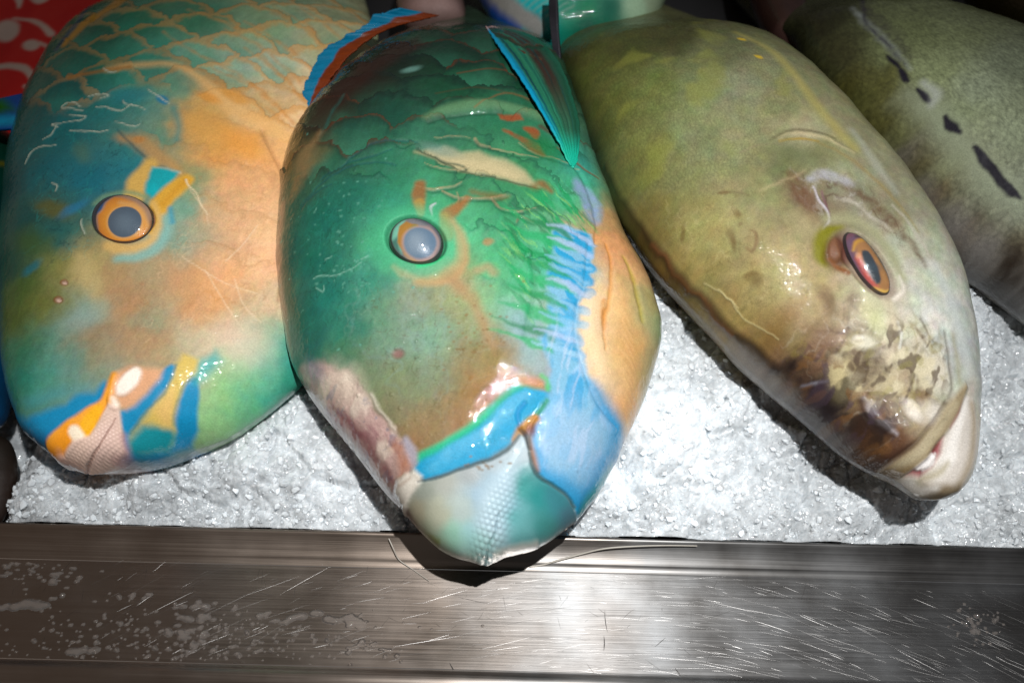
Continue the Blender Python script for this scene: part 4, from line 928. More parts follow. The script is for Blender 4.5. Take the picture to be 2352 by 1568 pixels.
    lipmask = (lm > 0.5) & ~(bm > 0.5)
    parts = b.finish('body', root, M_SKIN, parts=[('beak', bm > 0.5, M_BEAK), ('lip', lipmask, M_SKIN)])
    def pe(P):
        P.col[:] = P.C('#4f7a70')
        P.blob((960, 556), 62, 50, 22, '#8d8a8c', soft=0.15, warp=2)
        P.line([(960, 505), (990, 520), (1010, 550), (1012, 580), (990, 600)], 12, '#57606a', soft=6, warp=2)
        P.line([(985, 530), (1000, 560), (992, 592), (965, 602)], 10, '#a08a88', soft=6, warp=2)
        P.poly([(890, 545), (905, 520), (935, 505), (925, 530), (918, 560), (925, 590), (905, 575)], '#8fd0b8', soft=5, warp=4)
        P.poly([(895, 560), (916, 550), (920, 585), (935, 602), (915, 592)], '#1f6a60', soft=6, warp=4, op=0.8)
        P.poly([(918, 525), (935, 514), (948, 522), (962, 525), (966, 535), (950, 545), (936, 550), (934, 565), (945, 585), (955, 600), (930, 590), (914, 565)], '#b98a12', soft=3, warp=3)
        P.line([(945, 540), (955, 530)], 10, '#7d8a1c', soft=5, op=0.8)
        P.line([(935, 590), (960, 606), (985, 604)], 7, '#c9a03c', soft=4, op=0.8)
        P.line([(940, 560), (950, 585), (975, 598)], 5, '#c9a59a', soft=4, op=0.8)
        P.pupil = 1 - np.hypot(P.x - P.trace(967, 565)[0], P.y - P.trace(967, 565)[1]) / (30 * P.u)
        P.blob((967, 565), 35, 35, 0, '#c0a59c', soft=0.15, op=0.8, warp=2)
        P.blob((967, 565), 31, 31, 0, '#6c8498', soft=0.12, warp=2)
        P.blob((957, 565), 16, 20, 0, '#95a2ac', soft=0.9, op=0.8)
        P.line([(896, 555), (905, 525), (935, 503), (970, 500), (1000, 515), (1016, 545), (1016, 580)], 5, '#141c1a', soft=3, op=0.9, warp=2)
        P.line([(896, 560), (915, 592), (950, 610), (985, 608), (1012, 590)], 5, '#1b3a34', soft=3, op=0.9, warp=2)
    eye(b, root, (956, 555), (1016, 578), (936, 604), 0.48, 0.10, pe)
    # dorsal fin along the left edge
    def pd(P):
        s_ = P.sb + P.wx * 0.14
        ob = sst(0.40, 0.52, s_)[:, None]
        P.col = P.C('#743a1a', 240) * (1 - ob) + P.C('#127896', 240) * ob
        P.col *= (1 + 0.35 * fbm(P.sa * 60, P.sb * 2, 3, 5) * (1 - ob[:, 0]))[:, None]
        P.col *= (1 + 0.15 * fbm(P.sa * 20, P.sb * 5, 3, 6))[:, None]
    patch('dorsal_fin', [(722, 262, 0.052), (742, 210, 0.056), (772, 165, 0.058), (812, 120, 0.060), (858, 85, 0.060), (905, 62, 0.058), (960, 48, 0.055), (1010, 36, 0.05)],
          [(692, 268, 0.050), (700, 205, 0.055), (722, 150, 0.057), (752, 112, 0.058), (790, 88, 0.060), (828, 68, 0.060), (865, 36, 0.062), (920, 20, 0.062)], root, M_FIN, pd, thick=0.0012, ripple=0.0014, rag=0.0016)
    # pectoral fin folded back along the flank
    def pp(P):
        c = P.C('#35755e', 220)
        P.col[:] = c
        s_ = P.sb + 0.02 * P.wx
        v = fbm(P.sb * 14, P.sa * 1.2, 3, 8)
        P.col *= (1 + 0.5 * v)[:, None]
        def mixin(m, hx):
            P.col = P.col * (1 - m[:, None]) + P.C(hx, 220) * m[:, None]
        mixin(sst(0.38, 0.55, s_) * sst(0.95, 0.7, s_) * sst(1.0, 0.45, P.sa) * 0.9, '#3f1a1c')
        mixin(sst(0.72, 0.85, s_) * 0.6, '#1a3a30')
        mixin(sst(0.10, 0.25, v) * 0.5, '#123a40')
        mixin(sst(0.17, 0.10, s_), '#1a8aa8')
        mixin(sst(0.24, 0.20, s_) * sst(0.16, 0.2, s_), '#0a3a48')
        mixin(sst(0.5, 0.95, P.sa) * sst(0.30, 0.18, s_) * 0.6, '#128f98'); mixin(sst(0.78, 0.95, P.sa), '#2f9f8a')
        mixin(sst(0.07, 0.0, P.sa), '#b79a96')
        P.h += 0.0004 * np.abs(np.sin(P.sb * 24 + P.wx)) * (0.4 + P.sa)
        P.h += 0.0012 * sst(0.14, 0.05, P.sb)
    patch('pectoral_fin', [(1116, 66, 0.004), (1150, 118, 0.004), (1196, 186, 0.005), (1240, 256, 0.005), (1278, 322, 0.003), (1300, 366, 0.0005), (1310, 384, -0.001)],
          [(1128, 62, 0.004), (1222, 84, 0.006), (1280, 140, 0.007), (1312, 215, 0.006), (1330, 290, 0.004), (1326, 362, 0.0005), (1316, 388, -0.001)], root, M_FIN, pp, body=b, nb=70, thick=0.001, rag=0.0008)
    p_b = b
    return root, b
fish2, body2 = build_centre_parrotfish()
# ================================================================== olive fish with the slit mouth
def build_olive_fish():
    root = thing('olive_fish', 'smooth olive green fish with orange eye, brown stained snout and pale open mouth', 'fish',
                 to_world(on_plane(1760, 560, -0.01)), 'whole fish laid on the crushed ice')
    rows = [(2144, 1147, 2150, 1147, 0.0, 0.008), (2104, 1138, 2196, 1134, 0.012, 0.007), (2056, 1102, 2224, 1090, 0.021, 0.005), (1990, 1070, 2236, 1022, 0.028, 0.003), (1932, 1032, 2240, 930, 0.034, 0.002),
            (1848, 957, 2236, 835, 0.041, 0), (1768, 890, 2222, 750, 0.046, 0), (1698, 828, 2200, 665, 0.050, 0), (1640, 762, 2165, 575, 0.053, 0), (1580, 700, 2120, 495, 0.055, 0),
            (1496, 606, 2060, 415, 0.057, 0), (1420, 490, 1990, 335, 0.057, 0), (1365, 370, 1920, 255, 0.055, 0), (1330, 280, 1865, 195, 0.050, -0.002), (1305, 205, 1815, 145, 0.043, -0.006), (1290, 155, 1760, 112, 0.036, -0.012)]
    b = Body(rows, 0.050, tail=[(0.035, 0.85, 0.028, -0.025), (0.09, 0.6, 0.022, -0.055), (0.15, 0.36, 0.012, -0.085), (0.20, 0.2, 0.004, -0.10)], skew=0.05, ns=620, nt=420)
    p = b.painter(k=0.74, seed=31, sat=0.92)
    p.field([(1310, 150, '#45481f'), (1350, 160, '#5a602c'), (1400, 250, '#686d36'), (1450, 110, '#4a4f25'), (1550, 85, '#474826'), (1500, 200, '#6a723e'), (1600, 200, '#788058'), (1700, 200, '#84876c'), (1600, 320, '#80885f'), (1500, 350, '#7c8048'),
             (1450, 400, '#7d7e46'), (1360, 300, '#5a5f30'), (1550, 420, '#85875a'), (1700, 300, '#8c8d68'), (1650, 120, '#666a4a'), (1780, 180, '#7f8060'), (1800, 250, '#84855e'), (1850, 300, '#a6a080'), (1900, 350, '#8c8c64'), (1950, 400, '#9c9d80'), (1750, 450, '#979668'), (1800, 380, '#7c8058'), (1600, 520, '#a8a268'),
             (1700, 550, '#a29868'), (1500, 480, '#918b50'), (1600, 620, '#b1a76a'), (1750, 650, '#b7aa75'), (1850, 650, '#baaa7a'), (1850, 740, '#b29f74'), (1700, 730, '#b3a364'), (1640, 560, '#b0a86e'), (1760, 820, '#8f7448'), (1800, 880, '#5e402a'), (1720, 800, '#a08650'), (1880, 830, '#84664c'), (1840, 800, '#8f744c'), (1900, 950, '#46362f'), (1860, 930, '#3f3430'),
             (1950, 870, '#c4b48c'), (1960, 920, '#8a6a46'), (2000, 970, '#6a482a'), (2050, 900, '#b9a981'), (2100, 800, '#dad6c4'), (2150, 750, '#dfe0d8'), (2150, 650, '#ccd0c0'), (2100, 560, '#bcbfa8'), (2050, 490, '#9b977a'), (1900, 480, '#8f8468'), (1850, 450, '#857258'), (1960, 460, '#93907a'), (2000, 720, '#cbc3a6'), (2050, 760, '#d3ceb6'), (1950, 760, '#b9a888'), (2180, 850, '#c6c8bc'),
             (2200, 800, '#bfc6c4'), (2050, 1000, '#84603e'), (1980, 1030, '#5e4128'), (2120, 960, '#ad9f80'), (2210, 1000, '#dcd6c8'), (2190, 720, '#c9cfc8'), (2130, 1110, '#c8c0ac'), (2000, 870, '#c9ba94'), (1560, 640, '#a08c4c'), (1480, 540, '#8c8246'), (1660, 770, '#a68c54'), (1790, 870, '#9a8468'), (1880, 980, '#a39a90')], eps=26, warp=22)
    p.mottle(60, 0.16, 3); p.mottle(16, 0.14, 4); p.mottle(26, 0.14, 6, ax=0.35, rot=-35); p.jitter(36, 0.12, 31); p.mottle(8, 0.16, 33, ax=0.5, rot=40)
    sn = sst(-20, 40, p.poly([(1760, 800), (1880, 740), (1960, 680), (2060, 700), (2170, 760), (2180, 900), (2090, 1000), (1990, 1060), (1850, 950)], None, ret=True))
    p.veins(sn, '#5a4530', 80, 0.22, 81, op=0.55, h=-0.15); p.veins(sn, '#4a3328', 44, 0.18, 82, op=0.45); p.veins(sn, '#ebe4d0', 60, 0.08, 83, op=0.3, h=0.15); p.veins(sn, '#9c8f4a', 80, 0.08, 86, op=0.5)
    ck = sst(-20, 40, p.poly([(1460, 460), (1800, 420), (1880, 560), (1860, 740), (1760, 760), (1600, 640)], None, ret=True))
    p.veins(ck, '#d4ca94', 60, 0.05, 84, op=0.22, h=0.1); p.veins(ck, '#7d6f3c', 46, 0.05, 85, op=0.35)
    nk = sst(-20, 40, p.poly([(1790, 380), (1960, 390), (2120, 560), (2140, 640), (2060, 560), (1960, 500), (1860, 520)], None, ret=True))
    p.veins(nk, '#6a5040', 50, 0.10, 87, op=0.7); p.veins(nk, '#c4c0b8', 40, 0.08, 88, op=0.4, h=0.2)
    p.blob((1930, 710), 60, 70, 20, None, soft=0.95, h=-2.4); p.blob((1740, 590), 120, 120, 0, None, soft=0.95, h=1.8); p.blob((2080, 770), 60, 90, -20, None, soft=0.95, h=1.6); p.blob((1890, 470), 60, 50, 40, None, soft=0.9, h=-1.8); p.blob((2000, 900), 70, 60, 20, None, soft=0.95, h=-1.6)
    p.beads(160, (1700, 640, 2180, 1060), seed=8); p.beads(60, (1500, 450, 1850, 700), seed=9)
    # fine scaling over the back
    sr = p.poly([(1300, 140), (1390, 400), (1470, 480), (1580, 470), (1680, 430), (1760, 380), (1800, 300), (1860, 240), (1800, 120), (1500, 20)], None, ret=True)
    reg = sst(-30, 50, sr)
    L = 1 / 0.0021
    X, Y = p.x + p.wx * 0.004, p.y + p.wy * 0.004
    ca, sa = math.cos(math.radians(55)), math.sin(math.radians(55))
    a_, b_ = (X * ca + Y * sa) * L * 0.8, (-X * sa + Y * ca) * L * 1.5
    g = np.abs(np.sin(np.pi * (a_ + 0.5 * np.floor(b_)))) * np.abs(np.sin(np.pi * b_))
    g = np.sqrt(g) * (0.6 + 0.8 * np.abs(fbm(X * 300, Y * 300, 2, 7)))
    p.col *= (1 + reg * 0.42 * (g - 0.55))[:, None]
    p.h += reg * g * 0.00012
    gb = sst(0.1, 0.4, fbm(X * 30, Y * 30, 3, 8)) * reg * 0.4
    p.col = p.col * (1 - gb[:, None]) + p.C('#8d8f3e', 250) * gb[:, None]
    # pale belly side band, gill opening
    p.line([(1690, 75), (1760, 110), (1830, 180), (1900, 270), (1960, 340)], (10, 16, 22, 26, 20), '#a59c58', soft=12, op=0.6)
    for c_, a_ in (((1704, 90), 20), ((1742, 132), 30), ((1800, 70), 25), ((1880, 150), 40)):
        p.blob(c_, 9, 5, a_, '#b9a012', soft=0.5, op=0.9, warp=2)
    p.line([(1790, 318), (1820, 306), (1850, 306), (1880, 314), (1920, 330), (1960, 352)], (3, 6, 9, 9, 6, 3), '#c2b590', soft=5, warp=6, h=0.8, op=0.75, tex=0.3)
    p.line([(1770, 320), (1820, 297), (1870, 300), (1920, 318)], (2, 4, 4, 2), '#584a34', soft=4, op=0.8, h=-0.8)
    p.line([(1790, 324), (1840, 318), (1880, 326)], (4, 6, 3), '#a88c1c', soft=3, op=0.8)
    p.line([(1700, 350), (1760, 330), (1800, 330)], 3, '#8f7f68', soft=4, op=0.5, warp=8)
    p.line([(1960, 300), (2010, 372), (2060, 440)], (14, 22, 12), '#b9bcb0', soft=12, op=0.45)
    p.line([(1880, 330), (1960, 370), (2040, 440), (2110, 530)], (4, 8, 8, 4), '#a08d58', soft=6, op=0.6, warp=6)
    p.blob((1840, 350), 60, 26, 15, '#6c7450', soft=0.8, op=0.6, warp=10)
    # bruised furrow above the eye
    p.line([(1818, 400), (1835, 425), (1850, 450), (1862, 480), (1872, 510)], (14, 30, 36, 32, 14), '#7d5c44', soft=10, op=0.8, warp=10, tex=0.8, h=-0.6)
    p.line([(1862, 410), (1890, 400), (1930, 410), (1960, 425)], (16, 24, 18, 6), '#b3b3bc', soft=8, op=0.85, warp=8, tex=0.7)
    p.line([(1872, 430), (1882, 455), (1900, 480), (1905, 505), (1890, 525)], (3, 5, 6, 5, 3), '#c9c3c8', soft=3, h=0.5, warp=5)
    p.line([(1890, 440), (1900, 470), (1910, 495)], 3, '#8c5c72', soft=3, op=0.7, warp=5)
    p.line([(1920, 420), (1980, 445), (2040, 500), (2090, 555), (2130, 610)], (8, 18, 22, 18, 8), '#775c46', soft=8, op=0.8, warp=8, tex=0.8)
    p.line([(1920, 450), (1970, 470), (2010, 500), (2050, 530)], (6, 8, 8, 4), '#c3bdae', soft=5, op=0.8, warp=8, tex=0.6)
    p.line([(2050, 470), (2100, 530), (2150, 610)], 5, '#c9c2b4', soft=4, op=0.6, warp=6)
    p.blob((1850, 515), 40, 24, 50, '#c4b88c', soft=0.7, op=0.7, warp=10, tex=0.5)
    p.line([(1640, 443), (1680, 442), (1720, 448)], (2, 3, 2), '#77684a', soft=3, op=0.6, warp=6)
    p.line([(1750, 440), (1800, 418), (1850, 390)], (2, 4, 2), '#c2b08a', soft=5, op=0.5, warp=8)
    # brown blots on the cheek
    bl = '#7d6334'
    for c_, a_, b_, r_ in (((1694, 493), 9, 6, 60), ((1702, 515), 5, 4, 0), ((1678, 538), 8, 15, -20), ((1686, 560), 5, 14, -10), ((1734, 640), 15, 12, 30), ((1720, 632), 9, 6, 0), ((1664, 443), 8, 3, 0), ((1568, 538), 5, 12, 0)):
        p.blob(c_, a_, b_, r_, bl, soft=0.6, op=0.75, warp=7, tex=0.5)
    p.line([(1880, 540), (1886, 560), (1885, 578), (1876, 588)], (5, 6, 6, 3), '#8a6a4a', soft=3, op=0.7, warp=3)
    p.line([(1724, 530), (1735, 535), (1738, 560), (1728, 578), (1718, 570)], (3, 5, 6, 5, 4), '#8a6c44', soft=3, op=0.7, warp=3)
    p.blob((1905, 690), 14, 28, -25, '#80654a', soft=0.6, op=0.85, warp=8, tex=0.4)
    p.blob((1965, 685), 16, 16, -30, '#8c7a62', soft=0.7, op=0.8, warp=10, tex=0.6)
    p.blob((1790, 755), 18, 40, 35, '#94773c', soft=0.8, op=0.6, warp=10)
    for q_ in ([(1620, 650), (1680, 690), (1720, 735), (1790, 780)], [(1650, 664), (1700, 705)]):
        p.line(q_, (1.5, 2, 1.5, 1), '#d8cf9c', soft=1.5, op=0.6, h=0.3, warp=4)
    # dark seam of the back
    p.line([(1425, 530), (1490, 612), (1570, 702), (1632, 768)], (8, 14, 16, 8), '#9a7636', soft=9, op=0.65, warp=5)
    p.line([(1392, 380), (1420, 440), (1455, 490), (1490, 545), (1540, 605), (1590, 660), (1640, 705), (1700, 770), (1740, 810), (1790, 850)], (3, 5, 6, 8, 9, 9, 8, 10, 16, 8), '#3a2816', soft=5, op=0.9, warp=3, h=1.0)
    p.line([(1500, 560), (1560, 630), (1620, 690), (1690, 765)], 4, '#8a5f3a', soft=4, op=0.8, warp=6, h=0.4)
    p.line([(1390, 430), (1425, 500), (1460, 545)], (10, 16, 8), '#4a6a3a', soft=8, op=0.6)
    p.line([(1310, 200), (1345, 320), (1395, 440)], 12, '#2f3520', soft=10, op=0.7)
    # translucent pale throat edge
    p.line([(1670, 800), (1760, 885), (1850, 965), (1940, 1038)], (8, 16, 20, 12), '#b0aaa2', soft=9, op=0.7)
    # snout stains
    st = '#3b2a24'
    p.poly([(1780, 850), (1840, 830), (1890, 860), (1900, 900), (1950, 930), (1960, 1000), (1990, 1050), (1940, 1030), (1860, 960), (1810, 905)], st, soft=22, warp=16, op=0.9, tex=0.7)
    p.poly([(1840, 880), (1880, 900), (1930, 960), (1950, 1010), (1900, 990), (1850, 940)], '#2b2032', soft=18, warp=14, op=0.85)
    p.poly([(1960, 940), (2010, 950), (2090, 1000), (2100, 1020), (2030, 1075), (1990, 1050), (1960, 1000)], '#6f4c2c', soft=14, warp=10, op=0.8, tex=0.8)
    p.line([(1980, 1075), (2030, 1060), (2090, 1020)], (8, 18, 10), '#4f3226', soft=7, op=0.8, warp=6)
    p.poly([(1860, 750), (1910, 740), (1935, 770), (1930, 820), (1890, 830), (1860, 800)], '#8c6c56', soft=20, warp=12, op=0.6)
    p.blob((2000, 830), 40, 26, 60, '#63503c', soft=0.7, op=0.85, warp=14, tex=0.7)
    p.line([(2030, 850), (2060, 820), (2050, 790)], (10, 8, 4), '#6b5f3a', soft=5, op=0.7, warp=10)
    p.line([(2085, 740), (2110, 770), (2140, 800), (2165, 840)], (3, 7, 8, 4), '#84714f', soft=5, op=0.8, warp=8, tex=0.4)
    p.line([(2110, 735), (2130, 770), (2150, 790)], (3, 5, 3), '#6d5f48', soft=4, op=0.7, warp=5)
    p.blob((2120, 830), 40, 26, 40, '#a9a274', soft=0.8, op=0.6, warp=12, tex=0.5)
    p.blob((2150, 850), 22, 34, -10, '#e4dccb', soft=0.7, op=0.7, warp=8)
    p.blob((1985, 785), 24, 14, 10, '#e0dcc8', soft=0.5, op=0.9, h=1.0, warp=4)
    p.blob((1972, 775), 10, 6, 0, '#efe9de', soft=0.4, h=0.8, warp=2)
    p.poly([(1905, 850), (1950, 830), (1985, 850), (1980, 900), (1930, 920), (1900, 890)], '#d2c598', soft=14, warp=10, op=0.85)
    p.poly([(2010, 860), (2060, 850), (2050, 910), (2010, 900)], '#d4c8a4', soft=16, warp=10, op=0.7)
    p.blob((2010, 730), 34, 20, 70, '#cdd0a0', soft=0.8, op=0.7, warp=10)
    p.line([(2040, 700), (2052, 740), (2050, 790), (2040, 830)], (10, 18, 16, 8), '#cfc0a6', soft=9, op=0.6, warp=8)
    p.line([(2060, 740), (2068, 770), (2064, 800)], (3, 5, 3), '#e4e4dc', soft=3, op=0.8, h=0.4)
    p.line([(1985, 918), (1998, 940), (2015, 965), (2040, 985), (2058, 998)], (8, 13, 13, 10, 6), '#b4aeb2', soft=5, h=0.6, warp=6, op=0.85, tex=0.5)
    p.line([(1976, 925), (1990, 960), (2020, 990), (2050, 1005)], 6, '#4a3024', soft=5, op=0.8, warp=5)
    p.blob((2095, 940), 12, 22, -35, '#ece4d8', soft=0.5, h=0.7, warp=4)
    p.blob((2135, 945), 24, 20, -20, '#dcd6cc', soft=0.6, op=0.9, h=0.8, warp=8, tex=0.5)
    p.blob((2120, 905), 14, 12, 0, '#8f7448', soft=0.6, op=0.7, warp=8)
    p.line([(1840, 886), (1870, 882), (1898, 878)], (3, 5, 3), '#9a98a2', soft=3, op=0.7, warp=4)
    dk = sst(-14, 24, p.poly([(1770, 840), (1850, 800), (1930, 800), (2000, 880), (2080, 990), (2000, 1070), (1900, 1000), (1810, 910)], None, ret=True))
    p.streaks(dk, '#241a1c', 46, 1.3, 40, 0.0, 0.24, 91, op=0.75)
    p.streaks(dk, '#8a6438', 30, 1.4, 10, 0.10, 0.32, 92, op=0.6)
    p.streaks(dk, '#5a4a58', 34, 1.5, 60, 0.16, 0.30, 93, op=0.6)
    lt = sst(-14, 24, p.poly([(1900, 800), (1990, 740), (2080, 740), (2170, 780), (2180, 880), (2120, 950), (2060, 930), (1990, 920)], None, ret=True))
    p.streaks(lt, '#ded4b4', 40, 1.3, 50, 0.0, 0.26, 94, op=0.7)
    p.streaks(lt, '#5c4630', 28, 1.8, 60, 0.10, 0.26, 95, op=0.75)
    p.streaks(lt, '#a0985a', 34, 1.4, 20, 0.14, 0.36, 96, op=0.45)
    # cheek bone highlight and outer jaw line
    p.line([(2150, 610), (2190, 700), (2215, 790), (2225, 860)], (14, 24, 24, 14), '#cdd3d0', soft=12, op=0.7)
    p.line([(2170, 760), (2182, 830), (2186, 890), (2170, 930)], (4, 6, 6, 4), '#7d7468', soft=5, op=0.7, warp=4, h=-0.6)
    p.line([(2190, 770), (2200, 830), (2205, 880)], (10, 14, 8), '#b0aa88', soft=8, op=0.6)
    # mouth
    lj = [(2213, 905), (2236, 915), (2246, 1000), (2236, 1060), (2212, 1115), (2190, 1140), (2146, 1156), (2106, 1146), (2060, 1105), (2072, 1087), (2128, 1049), (2175, 984)]
    jm = p.poly(lj, '#dcd5cc', soft=5, warp=2, ret=True, h=0.4)
    p.line([(2218, 920), (2205, 960), (2190, 1010), (2180, 1050), (2150, 1090)], (8, 14, 20, 26, 20), '#f0ece6', soft=8, op=0.9)
    p.line([(2232, 930), (2236, 1000), (2226, 1060), (2205, 1110)], 14, '#b5a68c', soft=10, op=0.8)
    p.line([(2085, 1135), (2120, 1147), (2160, 1148), (2200, 1122)], (14, 22, 24, 14), '#8c774c', soft=9, op=0.85, warp=5)
    p.line([(2080, 1105), (2110, 1125), (2150, 1120)], 12, '#d9d6d0', soft=8, op=0.8)
    p.line([(2120, 1095), (2150, 1085), (2175, 1065)], (10, 16, 8), '#b3a884', soft=8, op=0.7, warp=6)
    p.poly([(2152, 1012), (2166, 1002), (2160, 1040), (2140, 1072), (2110, 1094), (2082, 1090), (2105, 1070), (2130, 1048)], '#a9696a', soft=5, warp=2, h=-1.6)
    p.line([(2150, 1020), (2142, 1045)], (8, 6), '#7a1f28', soft=4, op=0.9)
    p.line([(2204, 912), (2196, 940), (2180, 980)], (6, 8, 4), '#b2605a', soft=5, op=0.8)
    p.line([(2140, 1048), (2126, 1062), (2110, 1072)], (12, 16, 12), '#eeeae8', soft=3, h=1.0, warp=1)
    p.line([(2150, 1042), (2140, 1065), (2118, 1080)], (3, 6, 3), '#e6e2de', soft=3, h=0.8)
    lp = [(2022, 1082), (2050, 1062), (2104, 1022), (2140, 975), (2168, 935), (2196, 900), (2216, 880), (2220, 892), (2212, 912), (2176, 986), (2128, 1050), (2072, 1090), (2044, 1092)]
    pm = p.poly(lp, '#a8997a', soft=6, warp=2, h=1.3, ret=True)
    p.line([(2060, 1070), (2110, 1035), (2150, 985), (2190, 925)], (10, 14, 14, 8), '#c3b89a', soft=7, op=0.7, warp=4)
    p.line([(2030, 1084), (2060, 1085), (2090, 1072)], (8, 12, 6), '#8c7348', soft=7, op=0.8, warp=4)
    p.line([(2020, 1078), (2050, 1056), (2104, 1014), (2140, 966), (2170, 924)], 4, '#5a4430', soft=4, op=0.7, h=-0.8, warp=2)
    # eye socket, gland, yellow lid
    p.line([(1930, 520), (1902, 530), (1886, 555), (1884, 590), (1896, 606)], (12, 24, 30, 26, 12), '#8f8c12', soft=9, warp=3)
    p.line([(1900, 500), (1940, 500), (1990, 520), (2040, 575), (2070, 640)], (20, 24, 22, 20, 14), '#b3b28c', soft=12, op=0.7)
    p.blob((1925, 580), 26, 34, 10, '#6a3a1c', soft=0.4, op=0.9, h=-1.4, warp=4)
    p.blob((1918, 574), 14, 24, 12, '#8f664a', soft=0.3, h=1.2, warp=2)
    p.line([(1905, 595), (1925, 615), (1950, 628)], (4, 8, 8), '#94602a', soft=4, warp=4)
    p.blob((1990, 605), 52, 88, -33, None, soft=0.3, h=1.6, warp=0)
    p.blob((1988, 606), 34, 78, -33, '#7a4c48', soft=0.15, op=0.5, h=-1.8, warp=0)
    p.line([(2050, 690), (2070, 670), (2062, 640)], (6, 8, 6), '#efe8da', soft=5, op=0.7)
    parts = b.finish('body', root, M_GREY, parts=[('upper_lip', pm > 0.3, M_GREY), ('lower_jaw', jm > 0.3, M_GREY)])
    def pe(P):
        P.col[:] = P.C('#7c4658')
        P.mottle(16, 0.15, 3)
        P.line([(1960, 548), (1945, 565), (1955, 605), (1985, 645), (2010, 668)], (8, 12, 14, 14, 8), '#74506a', soft=5)
        P.poly([(1958, 560), (1975, 548), (2000, 560), (2020, 585), (2040, 625), (2046, 655), (2036, 672), (2015, 668), (1990, 635), (1965, 600)], '#b5854c', soft=6, warp=4)
        P.line([(1956, 578), (1962, 560), (1985, 552), (2010, 566), (2028, 592)], (5, 7, 8, 9, 6), '#cfa03c', soft=4, warp=2)
        P.line([(1966, 598), (1980, 622), (1998, 648), (2015, 665)], (8, 9, 8, 4), '#cf4f38', soft=5, warp=2)
        P.line([(1968, 592), (1980, 594), (1995, 606), (2005, 625)], (10, 10, 6, 4), '#dd9c6a', soft=5, warp=2)
        P.line([(2004, 662), (2030, 672), (2042, 668)], (5, 7, 5), '#e0b860', soft=3)
        P.line([(2030, 595), (2044, 630), (2052, 665)], (8, 10, 7), '#7c3a5c', soft=5)
        P.line([(2010, 600), (2024, 630), (2030, 650)], 6, '#c39458', soft=5, op=0.8)
        P.pupil = 1 - np.maximum(0, 0) - 0 * P.x
        m_ = P.poly([(1974, 582), (1980, 580), (1988, 582), (1995, 590), (2002, 602), (2008, 615), (2014, 630), (2018, 645), (2017, 654), (2010, 655), (2001, 646), (1992, 632), (1983, 616), (1976, 602), (1973, 591)], '#1c3442', soft=3, warp=2, ret=True)
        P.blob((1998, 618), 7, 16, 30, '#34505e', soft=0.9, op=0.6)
        P.pupil = m_
        P.line([(1962, 545), (1995, 548), (2025, 580), (2045, 620), (2056, 665)], 4, '#43242e', soft=3, op=0.9)
    eye(b, root, (1991, 605), (2039, 678), (2017, 590), 0.34, 0.05, pe, k=0.72)
    # dark fin standing at the far left end
    def pf(P):
        P.col[:] = P.C('#34343a', 150); P.mottle(20, 0.3, 3)
    patch('dorsal_fin', [(1290, 150, 0.05), (1286, 110, 0.055), (1282, 60, 0.06), (1280, 0, 0.07), (1280, -40, 0.075)], [(1276, 140, 0.05), (1268, 90, 0.055), (1264, 40, 0.06), (1262, -10, 0.07), (1262, -40, 0.075)], root, M_FIN, pf, thick=0.002, nb=12)
    return root
build_olive_fish()

